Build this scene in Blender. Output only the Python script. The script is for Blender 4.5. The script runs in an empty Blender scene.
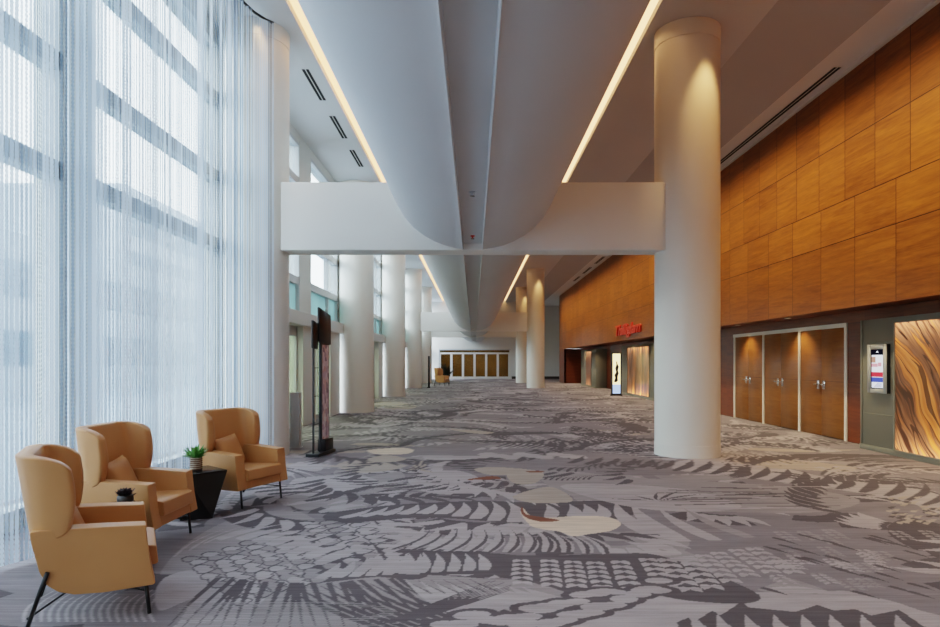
import bpy, bmesh, math, random
from mathutils import Vector, Matrix
R = random.Random(7)
scn = bpy.context.scene
COL = scn.collection
F = 640.0; VX, VY, CH = 474.0, 362.0, 1.5      # focal length in px, vanishing point, eye height

def fl(x, y):                                   # photo pixel -> floor point
    Y = CH * F / (y - VY)
    return ((x - VX) * Y / F, Y)

# ------------------------------------------------------------------ materials
MATS = {}
def newmat(name):
    m = bpy.data.materials.new(name); m.use_nodes = True
    MATS[name] = m
    nt = m.node_tree; nt.nodes.clear()
    out = nt.nodes.new('ShaderNodeOutputMaterial')
    return m, nt, out

class NB:
    """small node helper"""
    def __init__(s, nt): s.nt = nt
    def n(s, t, **kw):
        nd = s.nt.nodes.new(t)
        for k, v in kw.items(): setattr(nd, k, v)
        return nd
    def l(s, a, b): s.nt.links.new(a, b)
    def val(s, sock, v):
        if hasattr(v, 'is_linked') or isinstance(v, bpy.types.NodeSocket): s.l(v, sock)
        else: sock.default_value = v
    def m(s, op, a, b=0.0, c=0.0):
        nd = s.n('ShaderNodeMath', operation=op)
        s.val(nd.inputs[0], a); s.val(nd.inputs[1], b); s.val(nd.inputs[2], c)
        return nd.outputs[0]
    def mix(s, f, a, b):
        nd = s.n('ShaderNodeMix', data_type='RGBA')
        s.val(nd.inputs[0], f)
        s.val(nd.inputs[6], a if isinstance(a, bpy.types.NodeSocket) else (*a, 1))
        s.val(nd.inputs[7], b if isinstance(b, bpy.types.NodeSocket) else (*b, 1))
        return nd.outputs[2]
    def pos(s):
        g = s.n('ShaderNodeNewGeometry'); x = s.n('ShaderNodeSeparateXYZ'); s.l(g.outputs['Position'], x.inputs[0])
        return g.outputs['Position'], x.outputs
    def obj(s):
        g = s.n('ShaderNodeTexCoord'); x = s.n('ShaderNodeSeparateXYZ'); s.l(g.outputs['Object'], x.inputs[0])
        return g.outputs['Object'], x.outputs
    def scaled(s, vec, sc, off=(0, 0, 0)):
        mp = s.n('ShaderNodeMapping'); s.l(vec, mp.inputs[0]); mp.inputs[3].default_value = sc; mp.inputs[1].default_value = off
        return mp.outputs[0]
    def noise(s, vec, scale, detail=3, rough=.5, dist=0):
        nd = s.n('ShaderNodeTexNoise'); s.l(vec, nd.inputs['Vector'])
        nd.inputs['Scale'].default_value = scale; nd.inputs['Detail'].default_value = detail
        nd.inputs['Roughness'].default_value = rough; nd.inputs['Distortion'].default_value = dist
        return nd.outputs[0]
    def ramp(s, f, stops):
        nd = s.n('ShaderNodeValToRGB'); s.l(f, nd.inputs[0])
        e = nd.color_ramp.elements
        while len(e) < len(stops): e.new(.5)
        for i, (p, c) in enumerate(stops): e[i].position = p; e[i].color = (*c, 1)
        return nd.outputs[0]
    def mr(s, v, a, b, c, d):
        nd = s.n('ShaderNodeMapRange'); s.val(nd.inputs[0], v)
        for i, q in enumerate((a, b, c, d)): nd.inputs[i + 1].default_value = q
        return nd.outputs[0]

def principled(nb, out, color, rough=.5, metal=0, bump=None, bstr=.1, spec=.5):
    p = nb.n('ShaderNodeBsdfPrincipled')
    nb.val(p.inputs['Base Color'], color if isinstance(color, bpy.types.NodeSocket) else (*color, 1))
    nb.val(p.inputs['Roughness'], rough); p.inputs['Metallic'].default_value = metal
    p.inputs['Specular IOR Level'].default_value = spec
    if bump is not None:
        b = nb.n('ShaderNodeBump'); b.inputs['Strength'].default_value = bstr; b.inputs['Distance'].default_value = .01
        nb.l(bump, b.inputs['Height']); nb.l(b.outputs[0], p.inputs['Normal'])
    nb.l(p.outputs[0], out.inputs[0])
    return p

def mat_plain(name, c, rough=.5, metal=0, var=.06, scale=3.0, spec=.5):
    m, nt, out = newmat(name); nb = NB(nt)
    v, _ = nb.pos()
    f = nb.noise(v, scale, 4)
    c2 = tuple(max(0, q * (1 - var * 2)) for q in c); c3 = tuple(q * (1 + var) for q in c)
    principled(nb, out, nb.mix(f, c2, c3), rough, metal, spec=spec)
    return m

def mat_emit(name, c, strength):
    m, nt, out = newmat(name); nb = NB(nt)
    e = nb.n('ShaderNodeEmission'); e.inputs[0].default_value = (*c, 1); e.inputs[1].default_value = strength
    nb.l(e.outputs[0], out.inputs[0]); return m

WHITE = mat_plain('white_paint', (.70, .69, .65), .55, var=.02, scale=1.0)
COLM = mat_plain('column_paint', (.82, .775, .69), .35, var=.02, scale=1.0)
BEAM = mat_plain('beam_paint', (.79, .765, .71), .55, var=.02, scale=1.0)
VAULT = mat_plain('vault_plaster', (.60, .60, .60), .6, var=.03, scale=.6)
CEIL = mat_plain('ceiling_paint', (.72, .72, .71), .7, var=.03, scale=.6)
CEILD = mat_plain('ceiling_paint_shaded', (.46, .45, .45), .7, var=.03, scale=.6)  # same ceiling paint, shade of the sloped strip put into its colour
FRAME = mat_plain('window_frame_grey', (.55, .57, .57), .4, var=.03)
PALE = mat_plain('pale_wall', (.66, .66, .61), .5, var=.03, scale=1)
BLACK = mat_plain('black_metal', (.012, .012, .013), .35, var=.1)
BLACKT = mat_plain('black_lacquer', (.010, .010, .013), .25, var=.1)
CHROME = mat_plain('brushed_steel', (.75, .74, .72), .25, 1, var=.03)
GREYM = mat_plain('grey_metal', (.52, .54, .56), .4, .3, var=.04)
GREEN = mat_plain('sage_panel', (.235, .232, .180), .5, var=.06, scale=2)
SLOT = mat_plain('slot_black', (.01, .01, .01), .8)
DOORF = mat_plain('door_frame_cream', (.76, .70, .58), .45, var=.03)
LEAFM = mat_plain('leaf_green', (.13, .36, .07), .5, var=.3, scale=60)
DARKLEAF = mat_plain('leaf_purple', (.035, .016, .022), .5, var=.3, scale=60)
SOIL = mat_plain('soil', (.03, .02, .012), .9, var=.3, scale=80)
RED = mat_plain('sign_red', (.65, .05, .02), .4, var=.03)
KWHITE = mat_plain('kiosk_white', (.75, .75, .74), .35, var=.02)
COVE = mat_emit('cove_glow', (1.0, .53, .22), 2.3)
LAMP = mat_emit('lamp_glow', (1.0, .80, .55), 6.0)

def mat_leather():
    m, nt, out = newmat('tan_leather'); nb = NB(nt)
    v, _ = nb.obj()
    f = nb.noise(v, 3.0, 4); g = nb.noise(v, 160, 3)
    principled(nb, out, nb.mix(f, (.50, .235, .082), (.63, .315, .120)), .42, 0, g, .08)
    return m
LEATHER = mat_leather()

def mat_wood(name, c1, c2, grid):
    m, nt, out = newmat(name); nb = NB(nt)
    p, xyz = nb.pos(); y, z = xyz[1], xyz[2]
    if grid:
        up = nb.m('GREATER_THAN', z, 4.29)
        w = nb.m('ADD', 1.05, nb.m('MULTIPLY', up, -.222))
        off = nb.m('ADD', 9.70, nb.m('MULTIPLY', up, -.32))
        q = nb.m('DIVIDE', nb.m('SUBTRACT', y, off), w)
        cell = nb.m('FLOOR', q); fr = nb.m('MULTIPLY', nb.m('FRACT', q), w)
        row = nb.m('ADD', up, nb.m('ADD', nb.m('GREATER_THAN', z, 3.6), nb.m('GREATER_THAN', z, 5.31)))
        seam = nb.m('LESS_THAN', fr, .014)
        for zz in (3.6, 4.29, 5.31):
            seam = nb.m('MAXIMUM', seam, nb.m('LESS_THAN', nb.m('ABSOLUTE', nb.m('SUBTRACT', z, zz)), .008))
    else:
        q = nb.m('DIVIDE', y, 1.05); cell = nb.m('FLOOR', q); row = nb.m('FLOOR', nb.m('MULTIPLY', z, .9))
        seam = nb.m('LESS_THAN', nb.m('FRACT', nb.m('MULTIPLY', z, .9)), .006)
    cv = nb.n('ShaderNodeCombineXYZ'); nb.l(cell, cv.inputs[0]); nb.l(row, cv.inputs[1])
    wn = nb.n('ShaderNodeTexWhiteNoise', noise_dimensions='3D'); nb.l(cv.outputs[0], wn.inputs['Vector'])
    rnd = wn.outputs['Value']
    # grain shifted per panel
    sh = nb.n('ShaderNodeVectorMath', operation='MULTIPLY_ADD'); nb.l(wn.outputs['Color'], sh.inputs[0])
    sh.inputs[1].default_value = (9, 9, 9); nb.l(p, sh.inputs[2])
    g1 = nb.noise(nb.scaled(sh.outputs[0], (1, .9, 13)), 1.0, 5, .6, .8)
    g2 = nb.noise(nb.scaled(sh.outputs[0], (1, 5, 60)), 1.0, 3, .6)
    f = nb.m('ADD', nb.m('MULTIPLY', g1, .72), nb.m('ADD', nb.m('MULTIPLY', g2, .32), nb.m('MULTIPLY', rnd, .16)))
    c = nb.ramp(nb.mr(f, .36, .86, 0, 1), [(0, c1), (1, c2)])
    c = nb.mix(seam, c, tuple(q * .18 for q in c1))
    principled(nb, out, c, .38)
    return m
WOOD = mat_wood('amber_wood_panels', (.120, .036, .0045), (.365, .132, .020), True)
WOODD = mat_wood('red_wood_panels', (.10, .020, .006), (.22, .060, .015), False)
WOODDOOR = mat_wood('door_veneer', (.22, .082, .017), (.38, .155, .035), False)

CARPET_TONES = [(.188, .169, .180), (.318, .288, .296), (.094, .083, .090), (.54, .45, .365), (.17, .075, .052), (.315, .272, .240), (.245, .222, .226)]
def mat_carpet():
    m, nt, out = newmat('woven_carpet'); nb = NB(nt)
    p, _ = nb.pos()
    at = nb.n('ShaderNodeAttribute', attribute_name='yarn')
    streak = nb.noise(nb.scaled(p, (1.0, 42, 1)), 1.0, 3, .7)
    broad = nb.noise(nb.scaled(p, (.6, 5, 1)), 1.0, 3, .6)
    fine = nb.noise(p, 130, 2, .6)
    med = nb.noise(nb.scaled(p, (3, 13, 1)), 1.0, 4, .65)
    f = nb.m('ADD', nb.m('MULTIPLY', streak, .65), nb.m('ADD', nb.m('MULTIPLY', nb.m('ADD', broad, med), .32), nb.m('MULTIPLY', fine, .3)))
    g = nb.mr(f, .45, 1.15, .60, 1.75)
    vm = nb.n('ShaderNodeVectorMath', operation='SCALE'); nb.l(at.outputs['Color'], vm.inputs[0]); nb.l(g, vm.inputs['Scale'])
    principled(nb, out, vm.outputs[0], .9, 0, fine, .3, spec=.12)
    return m
CARPET = mat_carpet()

def mat_glass(name, tint, gloss):
    m, nt, out = newmat(name); nb = NB(nt)
    t = nb.n('ShaderNodeBsdfTransparent'); t.inputs[0].default_value = (*tint, 1)
    g = nb.n('ShaderNodeBsdfGlossy'); g.inputs['Roughness'].default_value = .03
    fr = nb.n('ShaderNodeFresnel'); fr.inputs[0].default_value = 1.35
    mx = nb.n('ShaderNodeMixShader'); nb.l(nb.m('MULTIPLY', fr.outputs[0], gloss), mx.inputs[0])
    nb.l(t.outputs[0], mx.inputs[1]); nb.l(g.outputs[0], mx.inputs[2]); nb.l(mx.outputs[0], out.inputs[0])
    return m
GLASS = mat_glass('window_glass', (.93, .97, .98), .6)
GLASSD = mat_glass('door_glass', (.75, .78, .62), .7)

def mat_frost():
    m, nt, out = newmat('frosted_teal_glass'); nb = NB(nt)
    p, _ = nb.pos(); f = nb.noise(p, 2, 2)
    c = nb.mix(f, (.36, .50, .49), (.48, .62, .60))
    d = nb.n('ShaderNodeBsdfDiffuse'); nb.l(c, d.inputs[0])
    t = nb.n('ShaderNodeBsdfTranslucent'); nb.l(c, t.inputs[0])
    mx = nb.n('ShaderNodeMixShader'); mx.inputs[0].default_value = .5
    nb.l(d.outputs[0], mx.inputs[1]); nb.l(t.outputs[0], mx.inputs[2]); nb.l(mx.outputs[0], out.inputs[0])
    return m
FROST = mat_frost()

def mat_curtain():
    m, nt, out = newmat('metal_bead_strands'); nb = NB(nt)
    uv = nb.n('ShaderNodeUVMap'); sx = nb.n('ShaderNodeSeparateXYZ'); nb.l(uv.outputs[0], sx.inputs[0])
    u, v = sx.outputs[0], sx.outputs[1]
    su = nb.m('FRACT', nb.m('DIVIDE', u, .034)); idx = nb.m('FLOOR', nb.m('DIVIDE', u, .034))
    cv = nb.n('ShaderNodeCombineXYZ'); nb.l(idx, cv.inputs[0])
    wn = nb.n('ShaderNodeTexWhiteNoise', noise_dimensions='1D'); nb.l(idx, wn.inputs['W'])
    r = wn.outputs['Value']
    cu = nb.n('ShaderNodeCombineXYZ'); nb.l(u, cu.inputs[0])
    dens = nb.noise(cu.outputs[0], 3.2, 3, .6)
    # strand half width varies by strand and by local density; beads modulate it along the length
    bead = nb.m('ABSOLUTE', nb.m('SINE', nb.m('ADD', nb.m('MULTIPLY', v, math.pi / .036), nb.m('MULTIPLY', r, 6.0))))
    hw = nb.m('ADD', nb.m('MULTIPLY', nb.mr(dens, .3, .7, .20, .46), nb.m('ADD', .55, nb.m('MULTIPLY', r, .6))), nb.m('MULTIPLY', bead, .13))
    d = nb.m('ABSOLUTE', nb.m('SUBTRACT', su, .5))
    mask = nb.m('LESS_THAN', d, hw)
    alpha = nb.m('MULTIPLY', mask, nb.mr(r, 0, 1, .62, 1.0))
    c = nb.ramp(r, [(0, (.10, .14, .20)), (.28, (.30, .38, .48)), (.6, (.50, .58, .68)), (1, (.80, .87, .95))])
    df = nb.n('ShaderNodeBsdfDiffuse'); nb.l(c, df.inputs[0])
    tl = nb.n('ShaderNodeBsdfTranslucent'); nb.l(c, tl.inputs[0])
    m1 = nb.n('ShaderNodeMixShader'); m1.inputs[0].default_value = .34
    nb.l(df.outputs[0], m1.inputs[1]); nb.l(tl.outputs[0], m1.inputs[2])
    tr = nb.n('ShaderNodeBsdfTransparent')
    m2 = nb.n('ShaderNodeMixShader'); nb.l(alpha, m2.inputs[0]); nb.l(tr.outputs[0], m2.inputs[1]); nb.l(m1.outputs[0], m2.inputs[2])
    nb.l(m2.outputs[0], out.inputs[0])
    return m
CURT = mat_curtain()

def mat_agate(name, diag, seed, strength):
    """backlit figured panel; local y along the wall, z up (0..1 in UV)"""
    m, nt, out = newmat(name); nb = NB(nt)
    uv = nb.n('ShaderNodeUVMap'); sx = nb.n('ShaderNodeSeparateXYZ'); nb.l(uv.outputs[0], sx.inputs[0])
    u, v = sx.outputs[0], sx.outputs[1]
    mp = nb.n('ShaderNodeMapping'); nb.l(uv.outputs[0], mp.inputs[0])
    mp.inputs[1].default_value = (seed, seed * .7, 0); mp.inputs[2].default_value = (0, 0, diag)
    w1 = nb.noise(mp.outputs[0], 1.3, 2, .5)
    warp = nb.n('ShaderNodeVectorMath', operation='MULTIPLY_ADD')
    cw = nb.n('ShaderNodeCombineXYZ'); nb.l(w1, cw.inputs[0]); nb.l(w1, cw.inputs[1])
    nb.l(cw.outputs[0], warp.inputs[0]); warp.inputs[1].default_value = (.38, .26, 0); nb.l(mp.outputs[0], warp.inputs[2])
    st = nb.noise(nb.scaled(warp.outputs[0], (15, .7, 1)), 1.0, 5, .6, .3)
    st2 = nb.noise(nb.scaled(warp.outputs[0], (4.6, .6, 1), (4, 2, 0)), 1.0, 3, .5, .4)
    f = nb.m('ADD', nb.m('MULTIPLY', st, .7), nb.m('MULTIPLY', st2, .5))
    c = nb.ramp(nb.mr(f, .42, .78, 0, 1), [(0, (.010, .004, .002)), (.25, (.035, .012, .006)), (.38, (.16, .06, .025)), (.52, (.30, .115, .045)), (.62, (.14, .055, .025)), (.78, (.60, .17, .03)), (1, (.85, .31, .07))])
    vein = nb.m('LESS_THAN', nb.m('ABSOLUTE', nb.m('SUBTRACT', nb.m('FRACT', nb.m('MULTIPLY', st2, 7.0)), .5)), nb.m('MULTIPLY', st, .16))
    c = nb.mix(nb.m('MULTIPLY', vein, .85), c, (.012, .005, .003))
    edge = nb.m('ADD', nb.m('POWER', nb.m('ABSOLUTE', nb.m('SUBTRACT', nb.m('MULTIPLY', v, 2), 1)), 5.0), .12)
    e = nb.n('ShaderNodeEmission'); nb.l(c, e.inputs[0]); nb.l(nb.m('MULTIPLY', edge, strength), e.inputs[1])
    gl = nb.n('ShaderNodeBsdfPrincipled'); gl.inputs['Base Color'].default_value = (.05, .025, .012, 1); gl.inputs['Roughness'].default_value = .3
    ad = nb.n('ShaderNodeAddShader'); nb.l(e.outputs[0], ad.inputs[0]); nb.l(gl.outputs[0], ad.inputs[1])
    nb.l(ad.outputs[0], out.inputs[0])
    return m

# ------------------------------------------------------------------ mesh builder
class MB:
    def __init__(s): s.v = []; s.f = []; s.mi = []; s.sm = []; s.uv = {}
    def quad(s, pts, mi=0, smooth=False, uvs=None):
        b = len(s.v); s.v += [tuple(p) for p in pts]; s.f.append(tuple(range(b, b + len(pts)))); s.mi.append(mi); s.sm.append(smooth)
        if uvs: s.uv[len(s.f) - 1] = uvs
    def box(s, a, b, mi=0):
        x0, y0, z0 = (min(a[i], b[i]) for i in range(3)); x1, y1, z1 = (max(a[i], b[i]) for i in range(3))
        o = len(s.v)
        s.v += [(x0, y0, z0), (x1, y0, z0), (x1, y1, z0), (x0, y1, z0), (x0, y0, z1), (x1, y0, z1), (x1, y1, z1), (x0, y1, z1)]
        for f in ((0, 3, 2, 1), (4, 5, 6, 7), (0, 1, 5, 4), (1, 2, 6, 5), (2, 3, 7, 6), (3, 0, 4, 7)):
            s.f.append(tuple(o + i for i in f)); s.mi.append(mi); s.sm.append(False)
        return s
    def grid(s, rows, mi=0, smooth=True, close_u=False):
        o = len(s.v); n = len(rows[0])
        for r in rows: s.v += [tuple(p) for p in r]
        for i in range(len(rows) - 1):
            for j in range(n if close_u else n - 1):
                k = (j + 1) % n
                s.f.append((o + i * n + j, o + i * n + k, o + (i + 1) * n + k, o + (i + 1) * n + j)); s.mi.append(mi); s.sm.append(smooth)
        return s
    def lathe(s, prof, c=(0, 0, 0), seg=32, mi=0, caps=True, smooth=True):
        rows = [[(c[0] + r * math.cos(2 * math.pi * k / seg), c[1] + r * math.sin(2 * math.pi * k / seg), c[2] + z) for k in range(seg)] for r, z in prof]
        o = len(s.v); s.grid(rows, mi, smooth, True)
        if caps:
            s.f.append(tuple(o + k for k in reversed(range(seg)))); s.mi.append(mi); s.sm.append(False)
            e = o + (len(prof) - 1) * seg
            s.f.append(tuple(e + k for k in range(seg))); s.mi.append(mi); s.sm.append(False)
        return s
    def tube(s, pts, r, seg=10, mi=0):
        pts = [Vector(p) for p in pts]; rows = []
        for i, p in enumerate(pts):
            d = (pts[min(i + 1, len(pts) - 1)] - pts[max(i - 1, 0)]).normalized()
            a = d.cross(Vector((0, 0, 1)));
            if a.length < 1e-3: a = Vector((1, 0, 0))
            a.normalize(); b = d.cross(a)
            rr = r[i] if isinstance(r, (list, tuple)) else r
            rows.append([p + rr * (math.cos(2 * math.pi * k / seg) * a + math.sin(2 * math.pi * k / seg) * b) for k in range(seg)])
        o = len(s.v); s.grid(rows, mi, True, True)
        s.f.append(tuple(o + k for k in reversed(range(seg)))); s.mi.append(mi); s.sm.append(False)
        e = o + (len(rows) - 1) * seg
        s.f.append(tuple(e + k for k in range(seg))); s.mi.append(mi); s.sm.append(False)
        return s
    def prism(s, poly, a, b, axis=1, mi=0):
        """polygon (2D) extruded along axis from a to b"""
        def P(p, t): return {0: (t, p[0], p[1]), 1: (p[0], t, p[1]), 2: (p[0], p[1], t)}[axis]
        o = len(s.v); n = len(poly)
        s.v += [P(p, a) for p in poly] + [P(p, b) for p in poly]
        s.f.append(tuple(o + i for i in range(n))); s.mi.append(mi); s.sm.append(False)
        s.f.append(tuple(o + n + i for i in reversed(range(n)))); s.mi.append(mi); s.sm.append(False)
        for i in range(n):
            j = (i + 1) % n
            s.f.append((o + i, o + n + i, o + n + j, o + j)); s.mi.append(mi); s.sm.append(False)
        return s
    def build(s, name, mats, parent=None, fix=True, bevel=0, bseg=3, sub=0, loc=None):
        me = bpy.data.meshes.new(name); me.from_pydata(s.v, [], s.f)
        for m in (mats if isinstance(mats, (list, tuple)) else [mats]): me.materials.append(m)
        me.polygons.foreach_set('material_index', s.mi); me.polygons.foreach_set('use_smooth', s.sm)
        if s.uv:
            lay = me.uv_layers.new(name='UVMap')
            for fi, uvs in s.uv.items():
                for k, li in enumerate(me.polygons[fi].loop_indices): lay.data[li].uv = uvs[k]
        if fix:
            bm = bmesh.new(); bm.from_mesh(me); bmesh.ops.recalc_face_normals(bm, faces=bm.faces)
            if bevel:
                es = [e for e in bm.edges if len(e.link_faces) == 2 and e.calc_face_angle(0) > .5]
                bmesh.ops.bevel(bm, geom=es, offset=bevel, segments=bseg, profile=.6, affect='EDGES', clamp_overlap=True)
                for f in bm.faces: f.smooth = True
            bm.to_mesh(me); bm.free()
        o = bpy.data.objects.new(name, me); COL.objects.link(o)
        if sub:
            md = o.modifiers.new('sub', 'SUBSURF'); md.levels = sub; md.render_levels = sub
        if parent: o.parent = parent
        if loc: o.location = loc
        return o

def tag(o, label, cat, group=None, kind=None):
    o['label'] = label; o['category'] = cat
    if group: o['group'] = group
    if kind: o['kind'] = kind
    return o
def struct(o): o['kind'] = 'structure'; return o
def empty(name, loc=(0, 0, 0), rz=0):
    o = bpy.data.objects.new(name, None); COL.objects.link(o); o.location = loc; o.rotation_euler = (0, 0, rz); o.empty_display_size = .1
    return o
def copy_tree(o, parent=None):
    c = o.copy(); COL.objects.link(c); c.parent = parent
    for ch in [q for q in bpy.data.objects if q.parent == o]: copy_tree(ch, c)
    return c

Y0, Y1 = -5.0, 57.0
WX = -4.1            # window wall
RX, RX2 = 6.4, 7.05  # upper wood wall, recessed lower wall
COLY = [1.53, 10.4, 19.27, 28.13, 37.0, 45.87]

# ------------------------------------------------------------------ FLOOR with woven pattern
POLY = []
LV = [0.0]
def lay(pts, mi, z):
    POLY.append((z, mi, pts))
def leaf(b, t, w, mi, z=.0016, bend=0.0, n=6, fat=.4):
    """a pointed blade from b to t, w wide, as a strip of quads"""
    dx, dy = t[0] - b[0], t[1] - b[1]; L = math.hypot(dx, dy)
    if L < 1e-4: return
    nx, ny = -dy / L, dx / L
    Ls, Rs = [], []
    for i in range(n + 1):
        s = i / n
        ww = w * .5 * (math.sin(math.pi * min(1, (s * .86 + .14)) ** (fat * 1.6)) if s < 1 else .04)
        ww = max(ww, w * .03)
        off = bend * L * math.sin(math.pi * s)
        cx, cy = b[0] + dx * s + nx * off, b[1] + dy * s + ny * off
        Ls.append((cx + nx * ww, cy + ny * ww)); Rs.append((cx - nx * ww, cy - ny * ww))
    POLY.append((z, mi, Ls + Rs[::-1]))
def along(poly, t):
    seg = [math.dist(poly[i], poly[i + 1]) for i in range(len(poly) - 1)]; T = sum(seg) * t
    for i, L in enumerate(seg):
        if T <= L or i == len(seg) - 1:
            k = T / L if L else 0
            return (poly[i][0] + (poly[i + 1][0] - poly[i][0]) * k, poly[i][1] + (poly[i + 1][1] - poly[i][1]) * k)
        T -= L
def px(pts): return [fl(*p) for p in pts]
def blades(base, tip, n, mi, wf=.8, z=.0016, bend=.1, jit=.08, fat=.4):
    B, T = px(base), px(tip)
    for i in range(n):
        s = (i + .5) / n
        b, t = along(B, s), along(T, min(1, max(0, s + R.uniform(-jit, jit) / n)))
        b2 = along(B, min(1, s + 1 / n)); t2 = along(T, min(1, s + 1 / n))
        w = max(math.dist(b, b2), math.dist(t, t2)) if i < n - 1 else math.dist(along(B, (i - .5) / n), b)
        # width across the blade
        L = math.hypot(t[0] - b[0], t[1] - b[1]) or 1
        ux, uy = (t[0] - b[0]) / L, (t[1] - b[1]) / L
        ex, ey = b2[0] - b[0], b2[1] - b[1]
        cr = abs(ux * ey - uy * ex) if i < n - 1 else None
        if cr: w = cr
        leaf(b, t, max(.03, w) * wf, mi, z, bend, fat=fat)
def patch(pts, mi, z=.0008, smooth=True):
    P = px(pts)
    if smooth:
        Q = []
        n = len(P)
        for i in range(n):
            p0, p1, p2, p3 = P[i - 1], P[i], P[(i + 1) % n], P[(i + 2) % n]
            for k in range(4):
                t = k / 4
                Q.append(tuple(.5 * (2 * p1[a] + (p2[a] - p0[a]) * t + (2 * p0[a] - 5 * p1[a] + 4 * p2[a] - p3[a]) * t * t + (3 * p1[a] - p0[a] - 3 * p2[a] + p3[a]) * t ** 3) for a in (0, 1)))
        P = Q
    lay(P, mi, z)
def ell(c, a, b, ang, mi, z=.0016, n=14):
    lay([(c[0] + a * math.cos(t) * math.cos(ang) - b * math.sin(t) * math.sin(ang), c[1] + a * math.cos(t) * math.sin(ang) + b * math.sin(t) * math.cos(ang)) for t in [2 * math.pi * k / n for k in range(n)]], mi, z)
def plume(b, t, w, n, mi, z=.0018):
    """a column of paired leaflets (wheat ear) from b to t"""
    dx, dy = (t[0] - b[0]), (t[1] - b[1]); L = math.hypot(dx, dy); ux, uy = dx / L, dy / L; nx, ny = -uy, ux
    for i in range(n):
        s = (i + .3) / n; cx, cy = b[0] + dx * s, b[1] + dy * s
        ww = w * (1 - .45 * abs(s - .4))
        for sg in (-1, 1):
            leaf((cx + nx * sg * .012, cy + ny * sg * .012), (cx + nx * sg * ww * .5 - ux * L / n * .75, cy + ny * sg * ww * .5 - uy * L / n * .75), L / n * .62, mi, z, -.08 * sg, n=5, fat=.5)

# --- broad areas and motifs read from the photograph, laid on the floor where they lie
c1 = lambda x, y: (400 + x / 3.481, 480 + y / 3.481)      # reading frames of enlarged views
c2 = lambda x, y: (670 + x / 3.181, 430 + y / 3.181)
c3 = lambda x, y: (150 + x / 3.615, 480 + y / 3.615)
c4 = lambda x, y: (460 + x / 4.273, 380 + y / 4.273)
c5 = lambda x, y: (280 + x / 4.7, 380 + y / 4.7)
m_ = lambda c, L: [c(*p) for p in L]
# lower wide pale leaf with a jagged dark heart
patch(m_(c2, [(-345, 590), (-200, 560), (-60, 535), (20, 515), (110, 509), (230, 517), (350, 516), (450, 540), (470, 518), (560, 512), (640, 530), (720, 548), (800, 575), (900, 600), (1000, 640), (900, 700), (300, 760), (-300, 760)]), 1, .0008)
patch(m_(c2, [(20, 612), (60, 596), (75, 612), (135, 574), (160, 590), (228, 546), (250, 564), (330, 572), (400, 578), (470, 556), (520, 574), (590, 570), (640, 590), (730, 572), (800, 620), (880, 660), (700, 760), (100, 760)]), 2, .0012, False)
for x in (90, 170, 260, 350, 440, 530, 630, 740): leaf(fl(*c2(x + 70, 690)), fl(*c2(x - 20, 588)), .12, 1, .0018, .05)
# dark band under the ears and the ears themselves
patch(m_(c1, [(300, 258), (420, 262), (560, 262), (760, 255), (900, 262), (1100, 330), (1250, 400), (1200, 430), (1000, 420), (860, 398), (700, 420), (560, 400), (420, 350), (330, 330)]), 2, .0008)
for (bx, by), (tx, ty) in (((425, 358), (420, 268)), ((528, 364), (518, 268)), ((615, 368), (600, 272)), ((705, 372), (675, 275)), ((805, 380), (760, 270)), ((930, 368), (850, 262)), ((1010, 380), (915, 262)), ((1085, 372), (985, 258)), ((1150, 350), (1040, 250)), ((1215, 330), (1090, 242)), ((1290, 318), (1150, 232)), ((1370, 320), (1210, 226))):
    plume(fl(*c1(bx, by)), fl(*c1(tx, ty)), .155, 6, 1)
for i in range(26):                                       # fading ears further out
    x0, y0 = 300 + R.random() * 520, 300 + R.random() * 190
    plume(fl(*c2(x0 + 55, y0 + 32)), fl(*c2(x0, y0)), .14, 4, R.choice((1, 6, 6)), .0014)
for i in range(30):
    x0, y0 = 260 + R.random() * 560, 330 + R.random() * 190
    leaf(fl(*c2(x0, y0)), fl(*c2(x0 + 90, y0 + 26)), .05, 2, .0015, .03)
# row of upright pale teeth left of the ears
patch(m_(c1, [(-330, 300), (-180, 270), (0, 245), (150, 248), (310, 252), (330, 320), (120, 330), (-60, 335), (-260, 360)]), 2, .0008)
blades(m_(c1, [(-310, 345), (-120, 335), (0, 328), (150, 320), (320, 312)]), m_(c1, [(-230, 290), (-60, 262), (60, 252), (180, 256), (300, 256)]), 11, 1, .85, .0016, -.06)
# upper teeth band with the cream leaf
patch(m_(c1, [(-260, 120), (-60, 90), (130, 78), (300, 72), (460, 78), (760, 74), (800, 130), (540, 138), (400, 150), (100, 130), (-200, 150)]), 2, .0008)
blades(m_(c1, [(-240, 135), (-60, 122), (120, 116), (300, 140), (430, 150)]), m_(c1, [(-120, 100), (60, 86), (200, 80), (320, 74), (400, 72)]), 10, 1, .85, .0016, -.08)
for x in (510, 590, 690, 640): leaf(fl(*c1(x + 14, 130)), fl(*c1(x, 84)), .15, 1, .0016, -.06)
leaf(fl(*c1(870, 188)), fl(*c1(752, 76)), .20, 1, .0016, .06); leaf(fl(*c1(985, 214)), fl(*c1(805, 82)), .20, 1, .0016, .05)
leaf(fl(*c1(1100, 210)), fl(*c1(900, 96)), .16, 1, .0016, .05); leaf(fl(*c1(1220, 200)), fl(*c1(990, 100)), .14, 6, .0016, .05)
patch(m_(c1, [(428, 98), (455, 124), (520, 131), (600, 126), (690, 126), (742, 134), (770, 153), (735, 176), (660, 188), (600, 196), (558, 180), (500, 172), (450, 158), (416, 132)]), 3, .0024)
patch(m_(c1, [(426, 92), (438, 118), (500, 130), (556, 140), (500, 146), (446, 134), (420, 112)]), 4, .0028)
patch(m_(c1, [(412, 100), (428, 130), (452, 158), (430, 150), (410, 128)]), 1, .003)
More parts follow.
